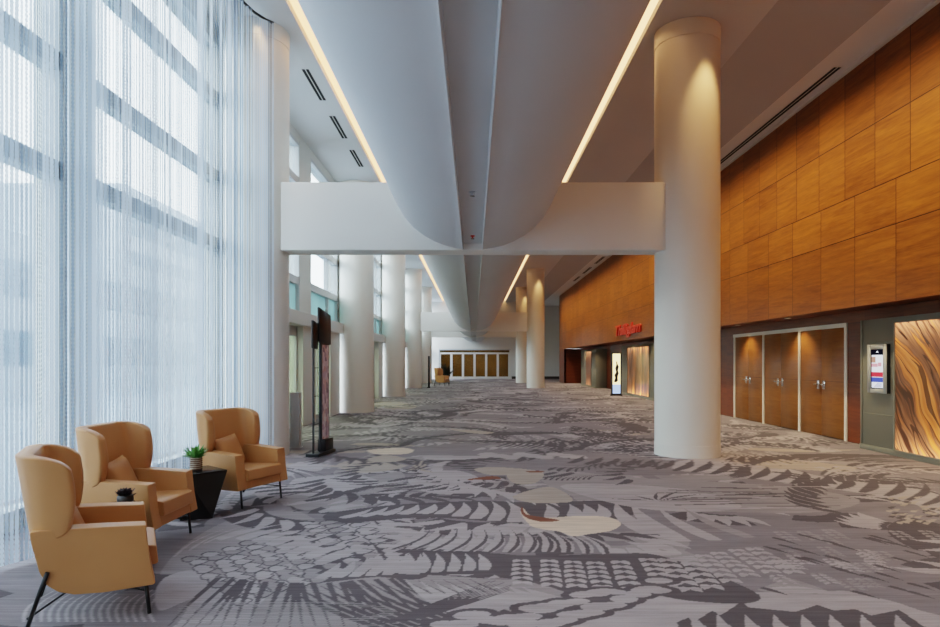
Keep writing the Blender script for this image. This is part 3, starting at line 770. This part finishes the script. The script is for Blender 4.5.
downlight(6.72, 13.7, 2.44, 'soffit downlight over the double door closest to the sage wall', 'downlights in the wood soffit')
for k, yy in enumerate((5.55, 8.2)):
    r = empty('sprinkler_head', (-.02, yy * 1.27 if k == 0 else 9.5, 3.375)); tag(r, ('small ceiling sprinkler midway along the vault groove' if k == 0 else 'small reddish ceiling sprinkler in the groove just before the first crossbeam'), 'sprinkler', 'sprinklers in the vault groove')
    m = MB(); m.lathe([(.035, 0), (.035, -.01), (.012, -.014), (.010, -.04)], seg=16); m.build('body', GREYM if k == 0 else RED, r)
    m = MB(); m.lathe([(.028, -.046), (.028, -.05)], seg=12); m.tube([(-.02, 0, -.012), (-.022, 0, -.035), (0, 0, -.048)], .003, 6); m.tube([(.02, 0, -.012), (.022, 0, -.035), (0, 0, -.048)], .003, 6); m.build('deflector', CHROME, r)

# ------------------------------------------------------------------ ARMCHAIR
def back_shell():
    m = MB()
    def prm(n, lo=0., hi=1.):
        a = [0, .02, .06] + [.12 + .76 * k / (n - 1) for k in range(n)] + [.94, .98, 1]
        return [lo + (hi - lo) * q for q in a]
    U = prm(22); V = prm(7)
    def plan(u, z):
        # z: 0 bottom .. 1 top; U-shaped plan, front of wing to rear and round
        zz = z
        fx = -.10 + .065 * math.sin(math.pi * (.15 + .85 * zz) * .9)      # wing front edge bulges in the middle
        rx = -.262 - .075 * zz                                              # rear leans back
        hy = .345 + .035 * math.sin(math.pi * (.25 + .5 * zz))            # half width
        t = (u - .5) * 2                                                  # -1..1
        a = abs(t)
        rc = .17                                                          # corner radius
        Ls = max(.01, (fx - rx) - rc); Lc = rc * math.pi / 2; Lb = hy - rc
        tot = Ls + Lc + Lb; d = a * tot
        if d < Lb: x, y, nx, ny = rx, d, -1, 0
        elif d < Lb + Lc:
            q = (d - Lb) / rc; x, y = rx + rc - rc * math.cos(q), Lb + rc * math.sin(q); nx, ny = -math.cos(q), math.sin(q)
        else: x, y, nx, ny = rx + rc + (d - Lb - Lc), hy, 0, 1
        sg = 1 if t >= 0 else -1
        return x, y * sg, nx, ny * sg, a
    def pt(u, v, off):
        a = abs((u - .5) * 2)
        zb = .47 + .055 * max(0, (a - .45) / .55) ** 1.2
        zt = .985 - .035 * max(0, (a - .4) / .6) ** 2
        # rounded corners of the wing fronts
        k = max(0, (a - .80) / .20); r = .06 * (1 - math.sqrt(max(0, 1 - k * k)))
        z = zb + r * .8 + (zt - r - zb - r * .8) * v
        zn = (z - .5) / .48
        x, y, nx, ny, _ = plan(u, zn)
        return (x + nx * off, y + ny * off, z)
    T = .085
    outer = [[pt(u, v, 0) for v in V] for u in U]; inner = [[pt(u, v, -T + .02 * math.sin(math.pi * v) * -1) for v in V] for u in U]
    def idx(k, i, j): return k * len(U) * len(V) + i * len(V) + j
    m.v = [p for r in outer for p in r] + [p for r in inner for p in r]
    nu, nv = len(U), len(V)
    for i in range(nu - 1):
        for j in range(nv - 1):
            m.f.append((idx(0, i, j), idx(0, i + 1, j), idx(0, i + 1, j + 1), idx(0, i, j + 1)))
            m.f.append((idx(1, i, j), idx(1, i, j + 1), idx(1, i + 1, j + 1), idx(1, i + 1, j)))
        for j in (0, nv - 1): m.f.append((idx(0, i, j), idx(1, i, j), idx(1, i + 1, j), idx(0, i + 1, j)))
    for j in range(nv - 1):
        for i in (0, nu - 1): m.f.append((idx(0, i, j), idx(1, i, j), idx(1, i, j + 1), idx(0, i, j + 1)))
    m.mi = [0] * len(m.f); m.sm = [True] * len(m.f)
    return m
def cushion_mesh(w, h, t, pinch=.12, n=12):
    m = MB(); rows_t, rows_b = [], []
    for i in range(n + 1):
        a = -1 + 2 * i / n; rt, rb = [], []
        for j in range(n + 1):
            b = -1 + 2 * j / n
            x = a * w / 2 * (1 - pinch * (1 - b * b) * .35); y = b * h / 2 * (1 - pinch * (1 - a * a) * .35)
            z = t / 2 * ((1 - a ** 4) * (1 - b ** 4)) ** .45
            rt.append((x, y, z + .003)); rb.append((x, y, -z - .003))
        rows_t.append(rt); rows_b.append(rb)
    m.grid(rows_t); m.grid(rows_b)
    k = (n + 1) ** 2
    ring = [i * (n + 1) for i in range(n + 1)] + [n * (n + 1) + j for j in range(1, n + 1)] + [i * (n + 1) + n for i in range(n - 1, -1, -1)] + [j for j in range(n - 1, 0, -1)]
    for q in range(len(ring)):
        a, b = ring[q], ring[(q + 1) % len(ring)]
        m.f.append((a, b, b + k, a + k)); m.mi.append(0); m.sm.append(True)
    return m
def make_chair(label):
    r = empty('wing_armchair'); tag(r, label, 'armchair', 'tan leather wing armchairs')
    arm = [(.315, .545), (.335, .36), (.365, .20), (.355, .19), (.10, .186), (-.04, .198), (-.115, .224), (-.17, .27), (-.205, .35), (-.24, .50), (-.25, .57), (-.20, .575), (.10, .560)]
    for sg in (-1, 1):
        m = MB(); a, b = sorted((sg * .245, sg * .365)); m.prism(arm, a, b, 1); m.build('armrest', LEATHER, r, bevel=.032, bseg=4)
    m = MB(); m.prism([(.36, .195), (.345, .275), (-.13, .275), (-.20, .52), (-.265, .52), (-.20, .29), (-.12, .225), (.10, .19)], -.25, .25, 1); m.build('seat_base', LEATHER, r, bevel=.012, bseg=2)
    m = MB(); m.prism([(.385, .285), (.375, .385), (.34, .395), (-.20, .365), (-.20, .27), (.37, .275)], -.243, .243, 1); m.build('seat_cushion', LEATHER, r, bevel=.022, bseg=3)
    back_shell().build('backrest', LEATHER, r, sub=1)
    for sg in (-1, 1):
        m = MB(); m.tube([(.315, sg * .285, .20), (.335, sg * .29, 0)], .0115, 10); m.build('leg', BLACK, r)
        m = MB(); m.tube([(-.165, sg * .377, .345), (-.195, sg * .372, .26), (-.275, sg * .345, 0)], .0115, 10); m.build('leg', BLACK, r)
    m = MB()
    for sg in (-1, 1):
        m.tube([(-.26, sg * .355, .10), (-.02, sg * .05, .18), (.02, 0, .183)], .006, 8); m.tube([(.322, sg * .286, .135), (.05, sg * .05, .178), (.02, 0, .183)], .006, 8)
    m.build('stretcher', BLACK, r)
    return r
def put(o, front, ang):
    d = (math.cos(ang), math.sin(ang)); o.location = (front[0] - .34 * d[0], front[1] - .34 * d[1], 0); o.rotation_euler = (0, 0, ang)
ch1 = make_chair('tan leather wing armchair seen from its side and back, beside the dark succulent')
A1 = math.radians(28); put(ch1, (-2.07, 4.08), A1)
ch2 = copy_tree(ch1); ch2['label'] = 'tan leather wing armchair in the middle of the trio by the curtain'; A2 = math.radians(-2); put(ch2, (-2.49, 5.32), A2)
ch3 = copy_tree(ch1); ch3['label'] = 'tan leather wing armchair next to the green plant, its base by the column'; A3 = math.radians(-25); put(ch3, (-2.245, 6.8), A3)
ch4 = copy_tree(ch1); ch4['label'] = 'distant tan leather wing armchair near the glass doors at the hall end'; put(ch4, (-1.75, 40.3), math.radians(-20)); ch4.scale = (1.15,) * 3
pm = None
for ch, ang, lab in ((ch1, A1, 'tan leather pillow in the armchair that turns its back'), (ch2, A2, 'tan leather pillow leaning in the middle armchair'), (ch3, A3, 'tan leather pillow in the armchair beside the green plant')):
    if pm is None: p = cushion_mesh(.34, .34, .11).build('throw_pillow', LEATHER); pm = p
    else: p = pm.copy(); COL.objects.link(p)
    tag(p, lab, 'pillow', 'tan pillows on the armchairs')
    M = Matrix.Translation(ch.location) @ Matrix.Rotation(ang, 4, 'Z') @ Matrix.Translation((-.085, -.05, .535)) @ Matrix.Rotation(math.radians(68), 4, 'Y') @ Matrix.Rotation(math.radians(8), 4, 'Z')
    p.matrix_world = M

# ------------------------------------------------------------------ SIDE TABLES
def make_table(label, loc, rz, brz, boff=(0, 0)):
    r = empty('side_table', loc); tag(r, label, 'side table', 'black faceted side tables')
    T = [(.283 * math.cos(rz + math.pi / 4 + k * math.pi / 2), .283 * math.sin(rz + math.pi / 4 + k * math.pi / 2)) for k in range(4)]
    B = [(boff[0] + .20 * math.cos(brz + math.pi / 4 + k * math.pi / 2), boff[1] + .20 * math.sin(brz + math.pi / 4 + k * math.pi / 2)) for k in range(4)]
    m = MB(); m.v = [(x, y, .425) for x, y in T] + [(x, y, 0) for x, y in B]
    # antiprism facets: pair every top corner with the two bottom corners either side
    best = min(range(4), key=lambda s: sum(abs(math.remainder(math.atan2(T[k][1], T[k][0]) + math.pi / 4 - math.atan2(B[(k + s) % 4][1] - boff[1], B[(k + s) % 4][0] - boff[0]), 2 * math.pi)) for k in range(4)))
    for k in range(4):
        b0 = 4 + (k + best - 1) % 4; b1 = 4 + (k + best) % 4; k2 = (k + 1) % 4
        m.f.append((k, b0, b1)); m.f.append((k, b1, k2))
    m.f.append((0, 1, 2, 3)); m.f.append((7, 6, 5, 4)); m.mi = [0] * len(m.f); m.sm = [False] * len(m.f)
    m.build('faceted_base', BLACKT, r)
    t = MB(); t.prism([(x * 1.01, y * 1.01) for x, y in T], .425, .44, 2); t.build('table_top', BLACKT, r, bevel=.003, bseg=1)
    return r
make_table('black faceted side table under the green plant, between two armchairs', (-2.715, 6.29, 0), math.radians(48), math.radians(22), (.02, -.07))
make_table('black faceted side table mostly hidden behind the armchair that turns its back', (-2.66, 4.655, 0), math.radians(38), math.radians(83))
# plants
def pot_banded(r):
    m = MB(); pr = [(.045, 0)]
    for k in range(6):
        z = .004 + k * .0195; pr += [(.052 + .004 * math.sin(k), z), (.060, z + .006), (.060, z + .013), (.052, z + .0185)]
    pr += [(.056, .124), (.048, .124), (.046, .105)]
    m.lathe(pr, seg=28)
    zs = [.012 + .0195 * k for k in range(6)]
    m.mi = [1 if (i // 28) % 4 == 3 else 0 for i in range(len(m.f))]
    m.build('pot', [mat_plain('wicker_brown', (.20, .10, .045), .6, var=.3, scale=90), mat_plain('pot_band_pale', (.55, .48, .38), .6)], r)
def blade_leaf(m, base, yaw, pitch, L, w, curl, mi=0):
    rows = []; p = Vector(base); ang = pitch; n = 6
    for i in range(n + 1):
        s = i / n; ww = w * (math.sin(math.pi * (.12 + .84 * s)) ** .8) * .5
        d = Vector((math.cos(yaw) * math.cos(ang), math.sin(yaw) * math.cos(ang), math.sin(ang))); side = Vector((-math.sin(yaw), math.cos(yaw), 0))
        up = side.cross(d) * -1
        rows.append([p - side * ww, p - up * ww * .35, p + side * ww])
        p = p + d * (L / n); ang += curl / n
    m.grid(rows, mi, True)
def soil_top(r, rad, z):
    r = [q for q in bpy.data.objects if q.parent == r and q.name.startswith('pot')][0]
    m = MB(); m.lathe([(rad, z - .01), (rad, z), (.002, z + .004)], seg=20); m.build('soil', SOIL, r)
r = empty('potted_plant', (-2.735, 6.30, .44)); tag(r, 'green succulent in a banded brown pot on the black side table', 'plant', None)
pot_banded(r); soil_top(r, .047, .112)
m = MB()
for k in range(80):
    y = R.uniform(0, 6.28); rr = R.uniform(0, .04); blade_leaf(m, (rr * math.cos(y), rr * math.sin(y), .112), y, R.uniform(.35, 1.4), R.uniform(.09, .15), .030, R.uniform(-.9, .1))
m.build('foliage', LEAFM, r)
r = empty('potted_succulent', (-2.615, 4.80, .44)); tag(r, 'dark purple succulent in a squat black pot behind the armchair arm', 'plant', None)
m = MB(); m.lathe([(.035, 0), (.052, .008), (.058, .03), (.055, .058), (.047, .066), (.042, .062), (.04, .05)], seg=28); m.build('pot', mat_plain('pot_charcoal', (.05, .045, .043), .3, .5, var=.2, scale=40), r)
soil_top(r, .042, .056)
m = MB()
for c0 in ((0, 0), (.022, .012), (-.024, .01), (.004, -.024), (-.012, .026), (.03, -.012), (-.03, -.014)):
    for k in range(11):
        y = k * 2.4; blade_leaf(m, (c0[0], c0[1], .058 + .004 * (k % 4)), y, .15 + .12 * k, .062 - .0018 * k, .022, .45)
m.build('foliage', DARKLEAF, r)

# ------------------------------------------------------------------ BANNER STAND (mid left)
def poster_mat(name, cols, sc):
    m, nt, out = newmat(name); nb = NB(nt); p, _ = nb.obj()
    v = nb.n('ShaderNodeTexVoronoi'); nb.l(nb.scaled(p, (1, 1.0, .8)), v.inputs['Vector']); v.inputs['Scale'].default_value = sc
    sx = nb.n('ShaderNodeSeparateXYZ'); nb.l(v.outputs['Color'], sx.inputs[0])
    principled(nb, out, nb.ramp(sx.outputs[0], cols), .3)
    return m
COLLAGE = poster_mat('poster_collage', [(0, (.22, .15, .22)), (.3, (.55, .42, .52)), (.55, (.80, .74, .80)), (.8, (.60, .36, .38)), (1, (.9, .86, .86))], 14)
r = empty('banner_stand', (-2.49, 10.42, 0), math.radians(-9)); tag(r, 'tall black two-board banner stand with a photo collage poster beside the curtain column', 'banner stand')
m = MB(); m.box((-.11, -.36, 0), (.11, .36, .05)); m.build('base', BLACK, r, bevel=.008, bseg=2)
m = MB(); m.box((-.06, .0, .05), (.08, .33, .24)); m.build('weight_box', BLACK, r, bevel=.008, bseg=2)
for y, h in ((-.31, 1.95), (-.06, 1.85), (.30, 1.85)):
    m = MB(); m.box((-.012, y - .014, .05), (.014, y + .014, h)); m.build('post', BLACK, r)
m = MB(); m.box((.016, -.02, .24), (.024, .27, 1.78)); m.build('poster', COLLAGE, r); 
m = MB(); m.box((.0, -.06, 1.78), (.03, .30, 1.84)); m.box((.0, -.06, .24), (.03, -.02, 1.8)); m.build('poster_frame', BLACK, r)
m = MB(); m.prism([(-.15, 1.83), (.34, 1.79), (.34, 2.28), (-.15, 2.38)], .0, .035, 0); m.build('header_board', BLACK, r, bevel=.004, bseg=1)
m = MB(); m.prism([(-.345, 1.72), (-.15, 1.70), (-.15, 2.12), (-.345, 2.16)], -.02, .012, 0); m.build('header_board', BLACK, r, bevel=.004, bseg=1)
for z in (.5, .95, 1.4):
    m = MB(); m.box((-.006, -.31, z), (.006, -.06, z + .012)); m.build('crossbar', BLACK, r)
# grey pedestal behind the column
r = empty('control_pedestal', (-3.12, 11.2, 0)); tag(r, 'short grey metal pedestal just past the curtain column', 'pedestal')
m = MB(); m.box((-.085, -.08, .02), (.085, .08, .97)); m.build('body', GREYM, r, bevel=.012, bseg=2)
m = MB(); m.box((-.1, -.1, 0), (.1, .1, .02)); m.build('base_plate', GREYM, r)
# small slim stand far left and grey post
r = empty('banner_stand', (-2.62, 37.2, 0)); tag(r, 'slim black banner stand far down the hall ahead of the distant armchair', 'banner stand')
m = MB(); m.box((-.1, -.2, 0), (.1, .2, .05)); m.build('base', BLACK, r)
m = MB(); m.box((-.05, -.03, .05), (.05, .03, 1.85)); m.build('board', BLACK, r)
# dark plant near the far doors
r = empty('planter', (-2.05, 47.5, 0)); tag(r, 'dark leafy planter behind the distant armchair', 'plant')
m = MB(); m.lathe([(.2, 0), (.26, .5), (.24, .5), (.23, .45)], seg=24); m.build('pot', BLACKT, r); m = MB()
for k in range(50): blade_leaf(m, (R.uniform(-.12, .12), R.uniform(-.12, .12), .45), R.uniform(0, 6.28), R.uniform(.5, 1.5), R.uniform(.6, 1.15), .09, R.uniform(-.9, .1))
m.build('foliage', mat_plain('leaf_dark', (.02, .028, .018), .5, var=.3, scale=9), r)

# ------------------------------------------------------------------ WALL DISPLAY
SCR = {k: mat_emit('screen_' + k, c_, s_) for k, c_, s_ in (('black', (.01, .01, .02), .5), ('white', (.85, .88, .95), .9), ('pink', (.75, .35, .40), .8), ('red', (.65, .05, .07), .8), ('blue', (.07, .10, .45), .8), ('skin', (.45, .25, .18), .8))}
r = empty('wall_display', (6.74, 10.60, .985)); tag(r, 'upright lit information screen in a pale case on the sage wall', 'display screen')
m = MB(); m.box((-.06, -.31, 0), (0, .31, 1.02)); m.build('case', BLACK, r, bevel=.01, bseg=2)
m = MB(); m.box((-.075, -.31, 0), (-.06, -.21, 1.02)); m.box((-.075, .21, 0), (-.06, .31, 1.02)); m.box((-.075, -.21, 0), (-.06, .21, .09)); m.box((-.075, -.21, .92), (-.06, .21, 1.02)); m.build('bezel', mat_plain('bezel_pale', (.50, .51, .46), .4), r, bevel=.004, bseg=1)
sc_ = MB(); X = -.0625
def scr(y0, y1, z0, z1, mi, dx=0): sc_.quad([(X - dx, y1, z0), (X - dx, y0, z0), (X - dx, y0, z1), (X - dx, y1, z1)], mi)
scr(-.21, .21, .09, .92, 0); scr(-.19, .18, .11, .80, 1, .001)
scr(-.19, .18, .34, .44, 3, .002); scr(-.19, .18, .23, .33, 4, .002); scr(-.02, .18, .55, .62, 2, .002); scr(-.14, -.03, .56, .64, 2, .002); scr(.05, .18, .64, .76, 5, .002)
for k in range(4): scr(-.15, .10 - .03 * k, .130 + k * .022, .138 + k * .022, 4, .002)
sc_.quad([(X - .002, .04, .85), (X - .002, -.05, .85), (X - .002, -.005, .89)], 1)
sc_.build('screen', [SCR[k] for k in ('black', 'white', 'pink', 'red', 'blue', 'skin')], r, fix=False)

for ch in [q for q in bpy.data.objects if q.parent == r]: ch.scale = (1, .80, .79)

# ------------------------------------------------------------------ KIOSK
r = empty('display_kiosk', (6.33, 28.5, 0)); tag(r, 'slim white kiosk with a glowing yellow poster standing before the alcove', 'kiosk')
m = MB(); m.box((-.26, -.10, .0), (.26, .10, .06), 0); m.build('base', BLACK, r)
m = MB(); m.box((-.22, -.08, .06), (.22, .08, 1.92)); m.build('cabinet', BLACK, r, bevel=.01, bseg=2)
m = MB(); m.quad([(-.17, -.083, .50), (.17, -.083, .50), (.17, -.083, 1.87), (-.17, -.083, 1.87)], 0)
m.quad([(-.17, -.083, .10), (.17, -.083, .10), (.17, -.083, .50), (-.17, -.083, .50)], 1)
sil = [(-.12, .62), (-.02, .60), (.06, .66), (.05, .85), (.10, 1.0), (.06, 1.12), (.10, 1.3), (.04, 1.42), (.02, 1.55), (-.02, 1.50), (-.01, 1.38), (-.06, 1.22), (-.02, 1.05), (-.10, .92), (-.06, .8)]
m.quad([(x, -.086, z) for x, z in sil], 2)
m.build('lit_poster', [mat_emit('poster_yellow', (1.0, .80, .38), 1.6), mat_emit('poster_blue', (.42, .58, .95), 1.0), BLACK], r, fix=False)

# ------------------------------------------------------------------ RED SIGN
cu = bpy.data.curves.new('sign_text', 'FONT'); cu.body = 'Thilliglam'; cu.size = .62; cu.shear = .25; cu.extrude = .03; cu.space_character = .95; cu.offset = .012
to = bpy.data.objects.new('tmp', cu); COL.objects.link(to); bpy.context.view_layer.update()
me = bpy.data.meshes.new_from_object(to); bpy.data.objects.remove(to)
r = empty('wall_sign', (RX, 28.7, 2.62)); tag(r, 'red script lettering sign on the amber wood wall above the alcove', 'sign')
xs = [v.co.x for v in me.vertices]; x0, x1 = min(xs), max(xs); Lg = 4.3
for v in me.vertices: v.co = Vector((-v.co.z - .04, -(v.co.x - x0) / (x1 - x0) * Lg, v.co.y * 1.0 + .05))
me.materials.append(RED); o = bpy.data.objects.new('lettering', me); COL.objects.link(o); o.parent = r
m = MB(); m.box((-.03, -Lg, .08), (-.005, -.05, .12)); m.build('mounting_rail', RED, r)

# ------------------------------------------------------------------ OUTSIDE
m = MB(); m.box((-120, -60, -.3), (-4.5, 160, -.15)); struct(m.build('street', mat_plain('pale_paving', (.30, .33, .37), .8, scale=.4)))
def tower(x, y0, y1, h, label):
    r = empty('office_building', (x, (y0 + y1) / 2, -.15)); tag(r, label, 'building')
    d = (y1 - y0) / 2
    m = MB(); m.box((-12, -d, 0), (0, d, h)); m.build('wall', mat_plain('facade', (.42, .45, .49), .7), r)
    z = 1.5
    m = MB()
    while z < h - 2:
        m.box((0, -d + .6, z), (.06, d - .6, z + 1.6)); z += 3.2
    m.build('window_band', mat_plain('facade_glass', (.16, .20, .25), .15), r)
tower(-34, 62, 84, 19, 'grey office block with ribbon windows seen hazily through the bead curtain')

r = tower(-21, -8, 58, 7.6, 'long low slate-grey block across the street behind the bead curtain')
# ------------------------------------------------------------------ LIGHT
w = bpy.data.worlds.new('World'); scn.world = w; w.use_nodes = True
nt = w.node_tree; nt.nodes.clear(); nb = NB(nt)
tc = nb.n('ShaderNodeTexCoord'); sx = nb.n('ShaderNodeSeparateXYZ'); nb.l(tc.outputs['Generated'], sx.inputs[0])
colr = nb.ramp(nb.mr(sx.outputs[2], -.1, .9, 0, 1), [(0, (.62, .70, .78)), (.15, (.90, .96, 1.0)), (1, (.72, .86, 1.0))])
bg = nb.n('ShaderNodeBackground'); nb.l(colr, bg.inputs[0]); bg.inputs[1].default_value = 7.0
wo = nb.n('ShaderNodeOutputWorld'); nb.l(bg.outputs[0], wo.inputs[0])
def light(kind, loc, rot, energy, color, **kw):
    ld = bpy.data.lights.new('lamp', kind); ld.energy = energy; ld.color = color
    for k, v in kw.items(): setattr(ld, k, v)
    o = bpy.data.objects.new('lamp', ld); COL.objects.link(o); o.location = loc; o.rotation_euler = rot
    return o
# window portal
for (a, b) in ((Y0, 10), (10, 57)):
    p = light('AREA', (WX - .2, (a + b) / 2, 3.4), (0, math.radians(-90), 0), 1, (1, 1, 1), shape='RECTANGLE', size=6.4, size_y=b - a)
    p.data.cycles.is_portal = True
WARM = (1.0, .70, .40)
def aim(o, tgt): o.rotation_euler = (Vector(tgt) - o.location).to_track_quat('-Z', 'Y').to_euler()
# column uplights / spots
for x, y, e in ((CX + .1, 10.4, 130), (CX + .2, 37, 110), (CX + .15, 45.87, 90), (LX + .2, 10.4, 40)):
    s = light('SPOT', (x + .12, y - .86, 6.75), (0, 0, 0), e, (1.0, .58, .22), spot_size=math.radians(48), spot_blend=.8, shadow_soft_size=.05); aim(s, (x + .08, y - .52, 4.6))
# wall washers in the ceiling strip over the wood
for y0, y1 in ((-2, 16), (16, 32), (32, 47)):
    s_ = light('AREA', (4.75, (y0 + y1) / 2, 6.55), (0, 0, 0), (205 if y0 < 0 else 165) * (y1 - y0) / 16, (1.0, .76, .46), shape='RECTANGLE', size=.12, size_y=y1 - y0 - .3)
    s_.rotation_euler = Matrix(((0.0, 0, 0), (0, 0, 0), (0, 0, 0))).to_euler()
    s_.data.spread = math.radians(95)
    d = Vector((1.0, 0, -1.9)).normalized(); z = -d; yv = Vector((0, 1, 0)); xv = yv.cross(z).normalized()
    s_.rotation_euler = Matrix((xv, yv, z)).transposed().to_euler()
for y in (13.7, 16.3): light('SPOT', (6.72, y, 2.40), (0, 0, 0), 26, WARM, spot_size=math.radians(110), spot_blend=.7, shadow_soft_size=.05)
for y in (21, 24.5, 28, 32, 36, 40, 44): light('SPOT', (6.65, y, 2.40), (0, 0, 0), 18, WARM, spot_size=math.radians(120), spot_blend=.7, shadow_soft_size=.05)
light('AREA', (0, 59, 2.8), (0, 0, 0), 90, WARM, shape='RECTANGLE', size=6, size_y=2)
# added fill spots, without fixtures, under the plain ceiling on the wood side
for y in (2, 6.5, 14, 19, 24, 29, 34, 41, 50): light('SPOT', (4.2, y, 6.75), (0, 0, 0), 150, (1.0, .82, .62), spot_size=math.radians(100), spot_blend=.9, shadow_soft_size=.08)

# ------------------------------------------------------------------ CAMERA
cd = bpy.data.cameras.new('Camera'); cam = bpy.data.objects.new('Camera', cd); COL.objects.link(cam)
cam.location = (0, 0, CH); cam.rotation_euler = (math.radians(90), 0, 0)
cd.sensor_fit = 'HORIZONTAL'; cd.sensor_width = 36; cd.lens = 36 * F / 940
cd.shift_x = (470 - VX) / 940; cd.shift_y = (VY - 313.5) / 940
cd.clip_start = .05; cd.clip_end = 500
scn.camera = cam
scn.view_settings.view_transform = 'Filmic'; scn.view_settings.look = 'Medium High Contrast'
scn.view_settings.exposure = 0.62
scn.cycles.transparent_max_bounces = 24; scn.cycles.max_bounces = 8; scn.cycles.diffuse_bounces = 5
scn.cycles.sample_clamp_indirect = 6.0
scn.cycles.use_denoising = True
